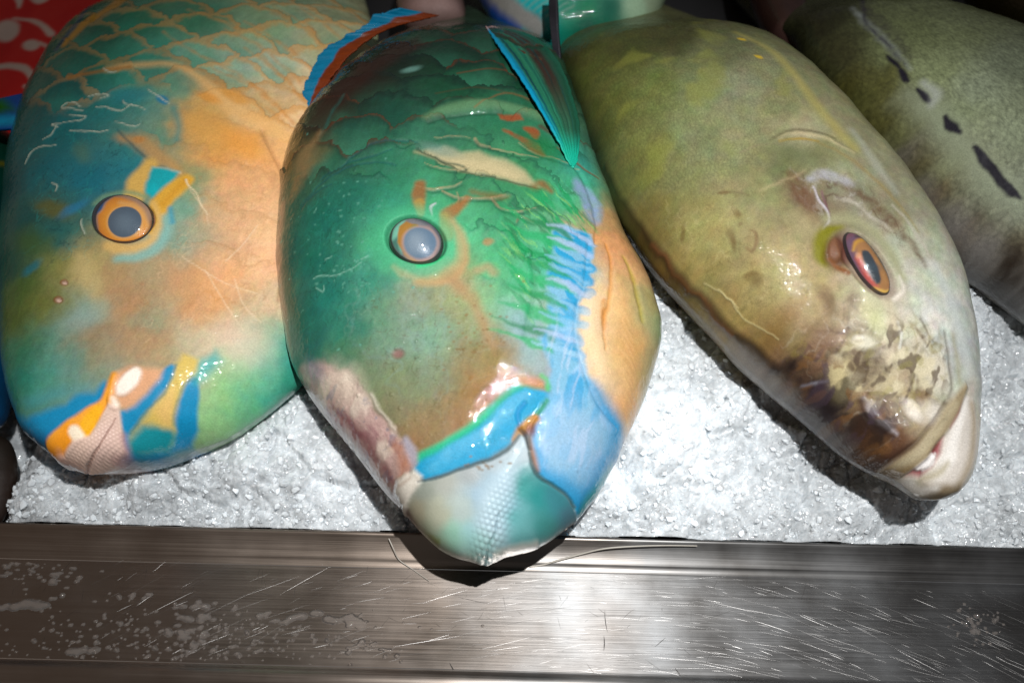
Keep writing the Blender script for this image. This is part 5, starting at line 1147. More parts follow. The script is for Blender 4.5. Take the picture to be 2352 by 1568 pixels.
# ================================================================== spotted fish at the far right
def build_spotted_fish():
    root = thing('spotted_fish', 'grey green fish with a row of dark purple spots along its flank', 'fish',
                 to_world(on_plane(2250, 350, -0.01)), 'whole fish laid on the crushed ice')
    rows = [(2690, 960, 2694, 960, 0.0, 0.0), (2620, 915, 2750, 910, 0.018, 0), (2530, 850, 2795, 820, 0.032, 0), (2440, 770, 2805, 710, 0.043, 0), (2352, 697, 2785, 590, 0.049, 0), (2258, 632, 2730, 480, 0.052, 0), (2182, 585, 2670, 380, 0.054, 0),
            (2120, 490, 2600, 290, 0.054, 0), (2040, 385, 2520, 220, 0.053, 0), (1960, 290, 2440, 165, 0.049, 0), (1890, 205, 2360, 120, 0.043, -0.003), (1845, 130, 2280, 85, 0.037, -0.008), (1820, 80, 2210, 60, 0.032, -0.014)]
    b = Body(rows, 0.046, tail=[(0.04, 0.8, 0.026, -0.03), (0.1, 0.5, 0.018, -0.06), (0.16, 0.3, 0.01, -0.08), (0.2, 0.24, 0.004, -0.09)], skew=0.0, ns=460, nt=320)
    p = b.painter(k=0.86, seed=41, sat=0.95)
    p.field([(1870, 60, '#2a2c18'), (1880, 160, '#3a3c22'), (1930, 230, '#4c4a22'), (2000, 300, '#5c5a30'), (1940, 120, '#3f4028'), (2010, 200, '#57582f'), (2050, 100, '#6b7352'), (2100, 60, '#68704e'), (2200, 60, '#6f7758'), (2150, 160, '#7f8866'), (2250, 200, '#87907a'), (2330, 150, '#727a66'),
             (2330, 300, '#8c957c'), (2200, 260, '#858f70'), (2080, 300, '#6a6c44'), (2100, 380, '#6a6440'), (2150, 450, '#6b5630'), (2220, 540, '#5a4526'), (2300, 600, '#4f3f2a'), (2180, 380, '#868c6a'), (2250, 430, '#8a917a'), (2330, 480, '#828a74'), (2100, 460, '#7f786a'), (2160, 540, '#8a8680'), (2230, 610, '#8f8c88'),
             (2330, 700, '#a2a19e'), (2050, 390, '#75706a'), (2350, 560, '#7d7862'), (2400, 400, '#8a927e'), (2450, 700, '#9b9a94'), (2500, 500, '#6b7262')], eps=30, warp=20)
    p.mottle(70, 0.12, 3)
    L = 1 / 0.0027
    X, Y = p.x + p.wx * 0.004, p.y + p.wy * 0.004
    ca, sa = math.cos(math.radians(-40)), math.sin(math.radians(-40))
    a_, b_ = (X * ca + Y * sa) * L * 0.7, (-X * sa + Y * ca) * L * 1.3
    g = np.abs(np.sin(np.pi * (a_ + 0.5 * np.floor(b_)))) * np.abs(np.sin(np.pi * b_)); g = np.sqrt(g) * (0.5 + np.abs(fbm(X * 260, Y * 260, 2, 7)))
    pale = p.poly([(2080, 200), (2140, 215), (2200, 270), (2270, 350), (2352, 430), (2352, 520), (2250, 440), (2180, 370), (2110, 290), (2060, 230)], '#949d88', soft=26, warp=8, op=0.6, ret=True)
    gr = 1 - 0.8 * sst(-20, 20, pale)
    p.col *= (1 + 0.55 * gr * (g - 0.5) + 0.38 * gr * fbm(X * 300, Y * 300, 2, 17))[:, None]; p.h += g * gr * 0.00014
    p.line([(1955, 20), (2000, 60), (2050, 115), (2090, 160)], (10, 22, 16, 10), '#8d9494', soft=8, warp=6, tex=0.7, op=0.55)
    p.line([(1950, -10), (1985, 40), (2030, 95), (2075, 150)], (10, 10, 8, 6), '#33303a', soft=6, warp=8, tex=0.9, op=0.9)
    p.line([(1990, 20), (2040, 70), (2090, 130)], (22, 30, 16), '#3a3638', soft=12, warp=10, tex=1.0, op=0.6)
    sp = '#1a1728'
    for q_, w_ in (([(2066, 162), (2080, 180), (2086, 186)], (10, 13, 8)), ([(2108, 206), (2122, 222), (2134, 230)], (9, 16, 9)), ([(2170, 268), (2186, 288), (2206, 304)], (9, 17, 9)), ([(2238, 340), (2260, 370), (2290, 402), (2320, 440), (2340, 455)], (10, 19, 19, 18, 6)), ([(2060, 155), (2050, 140), (2040, 128)], (8, 10, 6))):
        p.line(q_, w_, sp, soft=4, warp=6)
    p.line([(2122, 190), (2150, 215), (2140, 240)], (14, 18, 10), '#a5aaa6', soft=10, op=0.6)
    p.line([(2110, 440), (2170, 530), (2250, 610), (2340, 690), (2430, 780)], (20, 30, 34, 36, 30), '#8e8a86', soft=18, op=0.6, warp=8)
    for c_ in ((2325, 590), (2338, 640), (2300, 640), (2345, 690)):
        p.blob(c_, 16, 24, -20, '#3a2e22', soft=0.7, op=0.8, warp=12, tex=0.6)
    for k in range(7):
        x_ = 2180 + 26 * k
        p.line([(x_, 600 + 22 * k), (x_ + 60, 660 + 24 * k)], 2, '#b9b8b4', soft=2, op=0.4, warp=5)
    b.finish('body', root, M_GREY)
    return root
build_spotted_fish()
# ================================================================== fish and things behind and beside
def small_body(name, part, label, cat, rows, n_mid, tail, paint, mat, seed, group=None, ns=220, nt=160, k=0.8, skew=0.0, centre=None):
    c = centre or (np.mean([r[0] for r in rows]), np.mean([r[1] for r in rows]))
    root = thing(name, label, cat, to_world(on_plane(c[0], c[1], -0.01)), group)
    b = Body(rows, n_mid, tail=tail, ns=ns, nt=nt, skew=skew)
    p = b.painter(k=k, seed=seed)
    paint(p)
    b.finish(part, root, mat)
    return root, b
def pt0(p):
    p.field([(0, 900, '#0a4a6a'), (10, 800, '#0a5478'), (10, 700, '#083e58'), (0, 600, '#0a4a5c'), (10, 500, '#0b4f50'), (20, 400, '#0c5648'), (20, 320, '#0b4c3c'), (-60, 700, '#0c6480'), (-100, 500, '#12806f'), (-100, 900, '#0c6aa0'), (-200, 600, '#2a8a80')], eps=30)
    p.mottle(40, 0.2, 3)
    p.line([(-20, 378), (16, 380)], 8, '#7d7a30', soft=4); p.line([(-20, 560), (8, 565)], 10, '#8f6fa0', soft=5)
r0_, b0_ = small_body('parrotfish', 'body', 'dark blue green parrotfish mostly cut off beyond the peach one', 'fish',
    [(-72, 1004, -66, 1004, 0, 0), (-150, 985, 0, 962, 0.018, 0), (-230, 920, 17, 905, 0.028, 0), (-280, 820, 22, 815, 0.033, 0), (-300, 700, 20, 700, 0.036, 0), (-300, 600, 18, 600, 0.037, 0), (-290, 480, 24, 480, 0.036, 0), (-265, 390, 36, 390, 0.033, 0), (-235, 330, 44, 330, 0.028, 0)],
    0.012, [(0.015, 0.7, 0.016, -0.02), (0.03, 0.4, 0.008, -0.04), (0.04, 0.3, 0.003, -0.05)], pt0, M_SKIN, 51, 'whole fish laid on the crushed ice', centre=(-120, 700))
def ptf(P):
    P.col[:] = P.C('#0a4f8f', 250)
    P.poly([(-60, 255), (20, 240), (40, 262), (10, 275), (-60, 285)], '#2a6a1c', soft=18, warp=6)
    P.line([(-60, 300), (0, 288), (60, 278)], 22, '#0f93b4', soft=10)
    P.line([(-60, 228), (20, 226), (80, 214)], 20, '#0a2f6a', soft=12)
    P.mottle(40, 0.3, 4)
patch('pectoral_fin', [(-90, 252, 0.046), (-30, 236, 0.05), (30, 222, 0.05), (72, 212, 0.046), (92, 212, 0.04)], [(-90, 300, 0.044), (-30, 300, 0.046), (20, 298, 0.046), (60, 292, 0.043), (84, 275, 0.038)], r0_, M_FIN, ptf, thick=0.003, nb=30)

def pt5(p):
    p.field([(1130, 10, '#1a5f8a'), (1170, 20, '#1a98a0'), (1200, 20, '#25b0b4'), (1240, 20, '#20a8a8'), (1230, 50, '#0f7a80'), (1310, 20, '#128a70'), (1350, 20, '#0f8a68'), (1400, 15, '#0c6a58'), (1460, 10, '#a5bda4'), (1500, 10, '#9aa890'), (1350, 50, '#0c5a4c'), (1250, -40, '#30b0a8'), (1400, -40, '#70b0a0')], eps=20, warp=10)
    p.line([(1090, -40), (1120, 0), (1150, 28), (1190, 56)], 26, '#154f98', soft=8, warp=4)
    p.line([(1110, -50), (1150, -5), (1190, 30), (1235, 66)], 30, '#8f8f8c', soft=8, warp=4)
    for k in range(7):
        p.line([(1185 + 14 * k, 4 + 7 * k), (1205 + 14 * k, -12 + 7 * k), (1235 + 14 * k, -30 + 7 * k)], 4, '#7fa49a', soft=4, op=0.7, warp=4)
small_body('parrotfish', 'body', 'blurred turquoise parrotfish with blue and grey stripes lying behind the green one', 'fish',
    [(1300, 130, 1304, 130, 0, 0), (1200, 110, 1420, 105, 0.02, 0), (1150, 70, 1490, 70, 0.03, 0), (1115, 20, 1520, 20, 0.036, 0), (1085, -40, 1540, -40, 0.038, 0), (1075, -110, 1545, -110, 0.038, 0), (1090, -180, 1530, -180, 0.034, 0)],
    0.020, [(0.05, 0.7, 0.02, -0.02), (0.1, 0.3, 0.008, -0.04)], pt5, M_SKIN, 52, centre=(1320, 0), k=0.58)
def pt6(p):
    p.col[:] = p.C('#6f5c58', 100); p.mottle(50, 0.25, 3)
    p.blob((1000, 5), 60, 20, 0, '#8a7672', soft=0.8)
small_body('pale_fish', 'body', 'blurred pale pinkish fish in the dark behind the orange dorsal fin', 'fish',
    [(985, 75, 990, 75, 0, 0), (935, 60, 1050, 60, 0.014, 0), (915, 30, 1068, 34, 0.02, 0), (910, -10, 1062, -5, 0.022, 0), (915, -60, 1055, -60, 0.022, 0), (930, -110, 1040, -110, 0.016, 0)],
    0.014, [(0.04, 0.5, 0.008, -0.01), (0.08, 0.4, 0.003, -0.02)], pt6, M_SKIN, 53, centre=(990, 10))
def pt7(p):
    p.col[:] = p.C('#3c2a26', 120); p.mottle(40, 0.4, 3, ax=0.4, rot=-50)
    p.line([(1790, 60), (1820, 110), (1860, 170)], 14, '#54403c', soft=10, warp=8)
small_body('brown_fish', 'body', 'dull brown fish deep in the gap between the two olive ones', 'fish',
    [(1905, 250, 1908, 250, 0, 0), (1870, 222, 1920, 215, 0.012, 0), (1830, 170, 1895, 160, 0.018, 0), (1790, 110, 1868, 95, 0.020, 0), (1750, 50, 1850, 30, 0.021, 0), (1725, -10, 1835, -30, 0.02, 0), (1705, -70, 1820, -80, 0.016, 0)],
    0.012, [(0.05, 0.5, 0.008, -0.01), (0.1, 0.4, 0.003, -0.02)], pt7, M_SKIN, 54, centre=(1810, 90))
def pt8(p):
    p.col[:] = p.C('#2f2c12', 60); p.mottle(50, 0.5, 3)
small_body('dark_olive_fish', 'body', 'dark olive fish just showing in the top corner past the spotted one', 'fish',
    [(2560, 260, 2564, 260, 0, 0), (2430, 190, 2640, 200, 0.02, 0), (2340, 100, 2640, 110, 0.032, 0), (2270, 30, 2600, 30, 0.036, 0), (2220, -40, 2540, -40, 0.036, 0), (2180, -110, 2480, -110, 0.032, 0)],
    0.020, [(0.05, 0.6, 0.02, -0.02), (0.1, 0.3, 0.008, -0.04)], pt8, M_GREY, 55, centre=(2400, 60))

# red patterned cloth behind
mc, n_, l_, b_ = new_mat('red_printed_cloth')
a_ = n_.new('ShaderNodeAttribute'); a_.attribute_name = 'col'
l_.new(a_.outputs['Color'], b_.inputs['Base Color']); b_.inputs['Roughness'].default_value = 0.55
tc = n_.new('ShaderNodeTexCoord'); wv = n_.new('ShaderNodeTexNoise'); wv.inputs['Scale'].default_value = 1500
l_.new(tc.outputs['Object'], wv.inputs['Vector']); bp_ = n_.new('ShaderNodeBump'); bp_.inputs['Strength'].default_value = 0.2; bp_.inputs['Distance'].default_value = 0.0005
l_.new(wv.outputs['Fac'], bp_.inputs['Height']); l_.new(bp_.outputs[0], b_.inputs['Normal'])
def ptc(P):
    P.col[:] = P.C('#c2121c', 150)
    w = '#c4b6ae'
    P.blob((14, 70), 34, 38, 10, w, soft=0.25, warp=4); P.blob((90, -4), 26, 16, 0, w, soft=0.3, warp=4)
    P.line([(30, 42), (70, 46), (100, 62), (120, 82)], (5, 10, 16, 20), w, soft=5, warp=3)
    P.blob((72, 104), 24, 18, 10, w, soft=0.3); P.line([(92, 100), (112, 112), (126, 136)], (10, 8, 14), w, soft=5)
    P.line([(-40, 152), (20, 150), (62, 160), (78, 190), (80, 214)], (16, 18, 20, 16, 14), w, soft=5, warp=3)
    P.line([(55, 195), (84, 210)], (10, 22), w, soft=5)
    P.line([(190, 45), (215, 28), (245, 14)], (10, 18, 14), w, soft=5); P.line([(152, 70), (165, 82)], (8, 14), w, soft=5)
    P.line([(-80, 120), (-40, 90), (-60, 40)], 16, w, soft=5); P.line([(-120, 200), (-90, 240), (-140, 290)], 18, w, soft=5)
    for k in range(24):
        x_, y_ = random.uniform(-260, 560), random.uniform(-160, 0)
        P.line([(x_, y_), (x_ + 30, y_ - 14), (x_ + 60, y_ + 4), (x_ + 62, y_ + 24)], (6, 16, 18, 8), w, soft=5, warp=6)
    P.h += 0.004 * fbm(P.x * 18, P.y * 18, 3, 9)
rc = thing('red_cloth', 'red cloth printed with white swirls in the corner behind the fish', 'cloth', to_world(on_plane(60, 80, -0.03)))
patch('sheet', [(-420, 330, -0.02), (-330, 150, -0.02), (-260, 0, -0.02), (-200, -160, -0.02)], [(330, 330, -0.02), (420, 150, -0.02), (500, 0, -0.02), (560, -160, -0.02)], rc, mc, ptc, na=200, nb=220, thick=0.001)
# ================================================================== steel counter
def on_z(x, y, z):
    d = (fwd + rt * ((x - 1176) / FPX) - up * ((y - 784) / FPX))
    return CAM + d * ((z - CAM[2]) / d[2])
def steel(name, brush=True, base=(0.29, 0.295, 0.30), rough=0.335, aniso=0.65):
    m, n, l, b = new_mat(name)
    tc = n.new('ShaderNodeTexCoord')
    mp = n.new('ShaderNodeMapping'); mp.inputs['Scale'].default_value = (14, 1500, 1500)
    l.new(tc.outputs['Object'], mp.inputs['Vector'])
    no = n.new('ShaderNodeTexNoise'); no.inputs['Scale'].default_value = 1.0; no.inputs['Detail'].default_value = 3
    l.new(mp.outputs[0], no.inputs['Vector'])
    big = n.new('ShaderNodeTexNoise'); big.inputs['Scale'].default_value = 26; big.inputs['Detail'].default_value = 5
    l.new(tc.outputs['Object'], big.inputs['Vector'])
    add = n.new('ShaderNodeMath'); add.operation = 'ADD'
    l.new(no.outputs['Fac'], add.inputs[0]); l.new(big.outputs['Fac'], add.inputs[1])
    mr = n.new('ShaderNodeMapRange'); mr.inputs['From Min'].default_value = 0.6; mr.inputs['From Max'].default_value = 1.4
    mr.inputs['To Min'].default_value = rough - 0.09; mr.inputs['To Max'].default_value = rough + 0.12
    l.new(add.outputs[0], mr.inputs['Value']); l.new(mr.outputs[0], b.inputs['Roughness'])
    cr = n.new('ShaderNodeValToRGB'); e = cr.color_ramp.elements
    e[0].position = 0.35; e[0].color = (base[0] * 0.66, base[1] * 0.63, base[2] * 0.60, 1); e[1].position = 0.68; e[1].color = (*base, 1)
    l.new(big.outputs['Fac'], cr.inputs[0])
    # brown reflection of the surroundings painted into the steel towards the wet end
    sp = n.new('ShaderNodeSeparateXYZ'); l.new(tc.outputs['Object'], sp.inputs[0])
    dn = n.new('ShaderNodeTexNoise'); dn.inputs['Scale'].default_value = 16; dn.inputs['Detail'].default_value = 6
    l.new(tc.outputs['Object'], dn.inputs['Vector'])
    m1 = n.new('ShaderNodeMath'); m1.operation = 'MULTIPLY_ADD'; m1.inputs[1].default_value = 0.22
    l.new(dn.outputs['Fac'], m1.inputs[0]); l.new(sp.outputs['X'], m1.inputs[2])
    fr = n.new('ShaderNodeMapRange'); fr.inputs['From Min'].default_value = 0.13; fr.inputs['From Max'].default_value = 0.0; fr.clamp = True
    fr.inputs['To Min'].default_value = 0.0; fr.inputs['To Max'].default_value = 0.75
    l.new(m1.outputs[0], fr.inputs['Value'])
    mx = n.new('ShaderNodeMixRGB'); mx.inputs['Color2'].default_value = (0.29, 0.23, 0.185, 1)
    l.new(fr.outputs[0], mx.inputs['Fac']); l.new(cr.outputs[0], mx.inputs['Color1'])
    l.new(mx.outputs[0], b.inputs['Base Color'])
    bp = n.new('ShaderNodeBump'); bp.inputs['Strength'].default_value = 0.12; bp.inputs['Distance'].default_value = 0.0003
    l.new(no.outputs['Fac'], bp.inputs['Height']); l.new(bp.outputs[0], b.inputs['Normal'])
    b.inputs['Metallic'].default_value = 1.0
    b.inputs['Anisotropic'].default_value = aniso
    cx = n.new('ShaderNodeCombineXYZ'); cx.inputs[1].default_value = 1.0
    l.new(cx.outputs[0], b.inputs['Tangent'])
    return m
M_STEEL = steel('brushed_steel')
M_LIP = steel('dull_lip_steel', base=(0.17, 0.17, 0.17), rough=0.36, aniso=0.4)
counter = thing('steel_counter', 'scratched brushed steel counter edge below the ice, wet at one end', 'counter', (0.05, -0.08, -0.14))
def strip(name, prof, x0=-0.75, x1=0.95, nx=140, wob=0.0):
    prof = np.array(prof, float); m = len(prof)
    xs = np.linspace(x0, x1, nx)
    V = np.zeros((nx, m, 3)); V[:, :, 0] = xs[:, None]; V[:, :, 1] = prof[:, 0]; V[:, :, 2] = prof[:, 1]
    if wob: V[:, :, 2] += wob * fbm(xs[:, None] * 6 + 0 * V[:, :, 1], V[:, :, 1] * 12, 3, 12) * np.clip(np.minimum(-0.0126 - V[:, :, 1], V[:, :, 1] + 0.0648) / 0.008, 0, 1)
    i, j = np.meshgrid(np.arange(nx - 1), np.arange(m - 1), indexing='ij')
    F = np.stack([i * m + j, i * m + j + 1, (i + 1) * m + j + 1, (i + 1) * m + j], -1).reshape(-1, 4)
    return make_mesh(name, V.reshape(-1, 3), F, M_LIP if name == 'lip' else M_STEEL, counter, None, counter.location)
arc = lambda cy, cz, r, a0, a1, n=8: [(cy + r * math.cos(math.radians(a)), cz + r * math.sin(math.radians(a))) for a in np.linspace(a0, a1, n)]
ZL = -0.0075
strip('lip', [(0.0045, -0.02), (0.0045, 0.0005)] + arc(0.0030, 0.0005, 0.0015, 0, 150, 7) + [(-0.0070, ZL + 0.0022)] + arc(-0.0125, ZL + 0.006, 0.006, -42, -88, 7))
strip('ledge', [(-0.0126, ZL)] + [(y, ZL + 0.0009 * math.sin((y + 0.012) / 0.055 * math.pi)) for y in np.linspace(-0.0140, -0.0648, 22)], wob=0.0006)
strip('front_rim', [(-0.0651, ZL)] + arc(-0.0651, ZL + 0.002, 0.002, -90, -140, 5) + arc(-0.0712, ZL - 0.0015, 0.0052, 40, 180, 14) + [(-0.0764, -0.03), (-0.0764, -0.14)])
# scratches: fine proud burrs in arcs shaped to imitate glints round the lamp's highlight, and a few dark gouges, all part of the ledge
ms, n_, l_, b_ = new_mat('scratch_burr')
b_.inputs['Metallic'].default_value = 1.0; b_.inputs['Base Color'].default_value = (0.42, 0.41, 0.40, 1); b_.inputs['Roughness'].default_value = 0.42
md, n_, l_, b_ = new_mat('gouge_dirt')
b_.inputs['Base Color'].default_value = (0.022, 0.017, 0.014, 1); b_.inputs['Roughness'].default_value = 0.7
def slivers(name, specs, mat):
    VV, FF = [], []
    for x, y, ang, ln, wd, curv, tilt in specs:
        k = 7; base = sum(len(v) for v in VV)
        t = np.linspace(-0.5, 0.5, k)
        a = ang + curv * t
        px_ = x + np.cumsum(np.cos(a)) * ln / k; py_ = y + np.cumsum(np.sin(a)) * ln / k
        w = wd * (1 - (2 * np.abs(t)) ** 2) * 0.5 + 1e-6
        nx_, ny_ = -np.sin(a), np.cos(a)
        zz = ZL + 0.0009 * np.sin(np.clip((py_ + 0.012) / 0.055, -1, 1) * math.pi) + 0.0006 * fbm(px_ * 6, py_ * 12, 3, 12) * np.clip(np.minimum(-0.0126 - py_, py_ + 0.0648) / 0.008, 0, 1) + 0.00009
        for s_ in (-1, 1):
            VV.append(np.stack([px_ + nx_ * w * s_, py_ + ny_ * w * s_, zz + s_ * w * tilt], 1))
        for q in range(k - 1):
            FF.append([base + q, base + q + 1, base + k + q + 1, base + k + q])
    o = make_mesh(name, np.concatenate(VV), FF, mat, bpy.data.objects['ledge'], None, (0, 0, 0))
    o['kind'] = 'stuff'
    o.matrix_parent_inverse = Matrix.Translation(-counter.location)
    return o
sp = []
for k in range(1900):
    x = random.uniform(-0.22, 0.36); y = random.uniform(-0.064, -0.0135)
    if x < -0.02 and random.random() < 0.65: continue
    ang = math.atan2(-(x - 0.045), y + 0.40) + random.gauss(0, 0.10)
    sp.append((x, y, ang, random.choice([0.006, 0.01, 0.014, 0.03]) * random.uniform(0.6, 1.4), 0.00003 + 0.00006 * random.random() ** 3, random.gauss(-0.03, 0.05), random.gauss(0, 0.25)))
slivers('scratch', sp, ms)
sp = [(0.052, -0.030, -1.52, 0.014, 0.0004, 0.3, 0), (0.0505, -0.044, -1.6, 0.010, 0.0005, -0.3, 0), (0.125, -0.030, 0.5, 0.030, 0.00016, -0.4, 0), (0.10, -0.036, 0.3, 0.022, 0.00012, 0.2, 0), (0.21, -0.045, 1.2, 0.022, 0.0002, -1.0, 0), (-0.028, -0.060, -1.0, 0.009, 0.0006, 0.2, 0),
      (-0.09, -0.044, -0.55, 0.028, 0.00016, 0.1, 0), (0.075, -0.052, 0.7, 0.010, 0.0003, 0, 0), (0.085, -0.0605, -1.0, 0.006, 0.0005, 0, 0), (-0.03, -0.026, -0.2, 0.022, 0.00018, 0.05, 0)]
for k in range(150):
    sp.append((random.uniform(-0.28, 0.36), random.uniform(-0.063, -0.014), random.choice([1.57, 1.4, 0.6, -0.5, 0.05]) + random.gauss(0, 0.3), random.uniform(0.002, 0.013), random.uniform(0.00006, 0.00016), random.gauss(0, 0.3), 0))
slivers('gouge', sp, md)

# ================================================================== crushed ice
def worley(x, y, cell, seed):
    gx, gy = x / cell, y / cell
    ix, iy = np.floor(gx).astype(int), np.floor(gy).astype(int)
    best = np.full(x.shape, 9.0); sec = np.full(x.shape, 9.0); r1 = np.zeros(x.shape); r2 = np.zeros(x.shape); r3 = np.zeros(x.shape); bx = np.zeros(x.shape); by = np.zeros(x.shape)
    hsh = lambda a, b, k: np.modf(np.abs(np.sin(a * 127.1 + b * 311.7 + k * 74.7 + seed * 19.3) * 43758.5453))[0]
    for dx in (-1, 0, 1):
        for dy in (-1, 0, 1):
            cx, cy = ix + dx, iy + dy
            fx = cx + hsh(cx, cy, 1) - gx; fy = cy + hsh(cx, cy, 2) - gy
            d = fx * fx + fy * fy
            n = d < best
            sec = np.where(n, best, np.minimum(sec, d)); best = np.where(n, d, best)
            bx = np.where(n, fx, bx); by = np.where(n, fy, by)
            r1 = np.where(n, hsh(cx, cy, 3), r1); r2 = np.where(n, hsh(cx, cy, 4), r2); r3 = np.where(n, hsh(cx, cy, 5), r3)
    return np.sqrt(best), np.sqrt(sec), r1, r2, r3, bx, by
def ice_base(X, Y):
    z = -0.002 + 0.013 * sst(0.0, 0.035, Y) + 0.010 * sst(0.03, 0.12, Y)
    z = z + 0.016 * fbm(X * 9, Y * 9, 3, 31) * sst(0, 0.03, Y) + 0.007 * fbm(X * 26, Y * 26, 3, 32) * sst(0, 0.012, Y)
    z = z + 0.015 * np.exp(-((X - 0.085) ** 2 / 0.0012 + (Y - 0.06) ** 2 / 0.0022))          # heap between the middle fish
    z = z + 0.015 * np.exp(-((X + 0.135) ** 2 / 0.0012 + (Y - 0.055) ** 2 / 0.0012))          # heap under the first jaw
    edge = -0.262 - (-0.03 + Y) * -0.28 * -1
    z = z - 0.06 * sst(0.004, -0.035, X - (-0.271 + 0.32 * Y) + 0.004 * fbm(X * 60, Y * 60, 3, 35))
    return z
def ice_detail(X, Y, fine=True):
    h = 0; wh = 0
    for cell, amp, seed in ((0.026, 0.0075, 4), (0.0115, 0.0042, 1), (0.0052, 0.0015, 2), (0.0024, 0.0006, 3)):
        wx = X + 0.25 * cell * fbm(X / cell * 0.8, Y / cell * 0.8, 2, seed + 50); wy = Y + 0.25 * cell * fbm(X / cell * 0.8, Y / cell * 0.8, 2, seed + 60)
        f1, f2, a, b, c, bx, by = worley(wx, wy, cell, seed)
        h = h + 0.85 * amp * (0.6 * (c - 0.5) + (a - 0.5) * 1.7 * bx + (b - 0.5) * 1.7 * by - 0.5 * f1 ** 2 - 0.2 * sst(0.12, 0.0, f2 - f1))
        if cell < 0.02: wh = wh + (0.5 * sst(0.30, 0.02, f2 - f1) - 0.14 + 0.45 * (c - 0.5))
    return (h, wh) if not fine else h
xs = np.arange(-0.36, 0.40, 0.00075); ys = np.concatenate([np.arange(0.0052, 0.17, 0.00075), np.arange(0.17, 0.25, 0.003)])
X, Y = np.meshgrid(xs, ys, indexing='ij')
Dh, Dw = ice_detail(X, Y, False)
Z = ice_base(X, Y) + Dh * sst(-0.004, 0.012, Y)
a, c = X.shape
P = np.stack([X + 0.0009 * fbm(X * 400, Y * 400, 2, 77), Y + np.where(Y > 0.008, 0.0009, 0.0) * fbm(X * 400, Y * 400, 2, 78), Z], -1).reshape(-1, 3)
i, j = np.meshgrid(np.arange(a - 1), np.arange(c - 1), indexing='ij')
T1 = np.stack([i * c + j, (i + 1) * c + j, (i + 1) * c + j + 1], -1).reshape(-1, 3); T2 = np.stack([i * c + j, (i + 1) * c + j + 1, i * c + j + 1], -1).reshape(-1, 3)
VV = [P]; FF = [T1, T2]; base = len(P)
t_ = (1 + 5 ** 0.5) / 2
ico = np.array([(-1, t_, 0), (1, t_, 0), (-1, -t_, 0), (1, -t_, 0), (0, -1, t_), (0, 1, t_), (0, -1, -t_), (0, 1, -t_), (t_, 0, -1), (t_, 0, 1), (-t_, 0, -1), (-t_, 0, 1)]) / 1.9
icf = np.array([(0, 11, 5), (0, 5, 1), (0, 1, 7), (0, 7, 10), (0, 10, 11), (1, 5, 9), (5, 11, 4), (11, 10, 2), (10, 7, 6), (7, 1, 8), (3, 9, 4), (3, 4, 2), (3, 2, 6), (3, 6, 8), (3, 8, 9), (4, 9, 5), (2, 4, 11), (6, 2, 10), (8, 6, 7), (9, 8, 1)])
nch = 9000
cxs = rng.uniform(-0.30, 0.37, nch); cys = 0.0075 + 0.16 * rng.random(nch) ** 1.35
cz = ice_base(cxs, cys) + ice_detail(cxs, cys) * sst(-0.004, 0.012, cys)
sz = 0.0005 + 0.0019 * rng.random(nch) ** 5
for k in range(nch):
    q = ico * rng.uniform(0.55, 1.3, (12, 1)) * rng.uniform(0.5, 1.3, 3)
    A = np.linalg.qr(rng.normal(size=(3, 3)))[0]
    VV.append(q @ A * sz[k] + [cxs[k], cys[k], cz[k] + sz[k] * 0.25]); FF.append(icf + base); base += 12
V = to_world(np.concatenate(VV)); F = np.concatenate(FF)
mi, n_, l_, b_ = new_mat('crushed_ice')
def ice_nodes(m, n_, l_, b_, trans, sss, rough, gain, bump):
    b_.inputs['IOR'].default_value = 1.31; b_.inputs['Roughness'].default_value = rough
    b_.inputs['Transmission Weight'].default_value = trans
    b_.inputs['Specular IOR Level'].default_value = 0.9; b_.inputs['Subsurface Weight'].default_value = sss; b_.inputs['Subsurface Radius'].default_value = (0.92, 1.0, 1.04); b_.inputs['Subsurface Scale'].default_value = 0.006
    tc = n_.new('ShaderNodeTexCoord'); no = n_.new('ShaderNodeTexNoise'); no.inputs['Scale'].default_value = 560; no.inputs['Detail'].default_value = 1
    l_.new(tc.outputs['Object'], no.inputs['Vector'])
    bp_ = n_.new('ShaderNodeBump'); bp_.inputs['Strength'].default_value = bump; bp_.inputs['Distance'].default_value = 0.0008
    l_.new(no.outputs['Fac'], bp_.inputs['Height']); l_.new(bp_.outputs[0], b_.inputs['Normal'])
    at = n_.new('ShaderNodeAttribute'); at.attribute_name = 'col'
    mv = n_.new('ShaderNodeVectorMath'); mv.operation = 'SCALE'; mv.inputs['Scale'].default_value = gain
    l_.new(at.outputs['Color'], mv.inputs[0]); l_.new(mv.outputs[0], b_.inputs['Base Color'])
ice_nodes(mi, n_, l_, b_, 0.0, 0.75, 0.09, 1.0, 0.75)
mi2, n_, l_, b_ = new_mat('ice_crystal')
ice_nodes(mi2, n_, l_, b_, 0.0, 0.0, 0.07, 1.15, 0.2)
nb_ = len(T1) + len(T2)
fl_ = np.arange(len(F)) < nb_
S_ = to_slope(V); sx_, sy_ = S_[:, 0], S_[:, 1]
ice_tone = 0.50 + 0.27 * np.exp(-((sx_ - 0.075) ** 2 / 0.004 + (sy_ - 0.045) ** 2 / 0.0026)) + 0.10 * np.exp(-((sx_ + 0.11) ** 2 / 0.003 + (sy_ - 0.03) ** 2 / 0.0016))   # paler over two spots, greyer elsewhere
ice_tone = np.clip(ice_tone + 0.16 * fbm(sx_ * 40, sy_ * 40, 4, 36) + 0.10 * fbm(sx_ * 160, sy_ * 160, 3, 37), 0.22, 0.88)
gw = np.concatenate([Dw.ravel(), np.repeat(rng.uniform(-0.3, 1.4, nch), 12)])
ice_tone = np.clip(ice_tone + 0.13 * gw, 0.32, 0.92)
icol = ice_tone[:, None] * np.array([0.94, 1.0, 1.04])
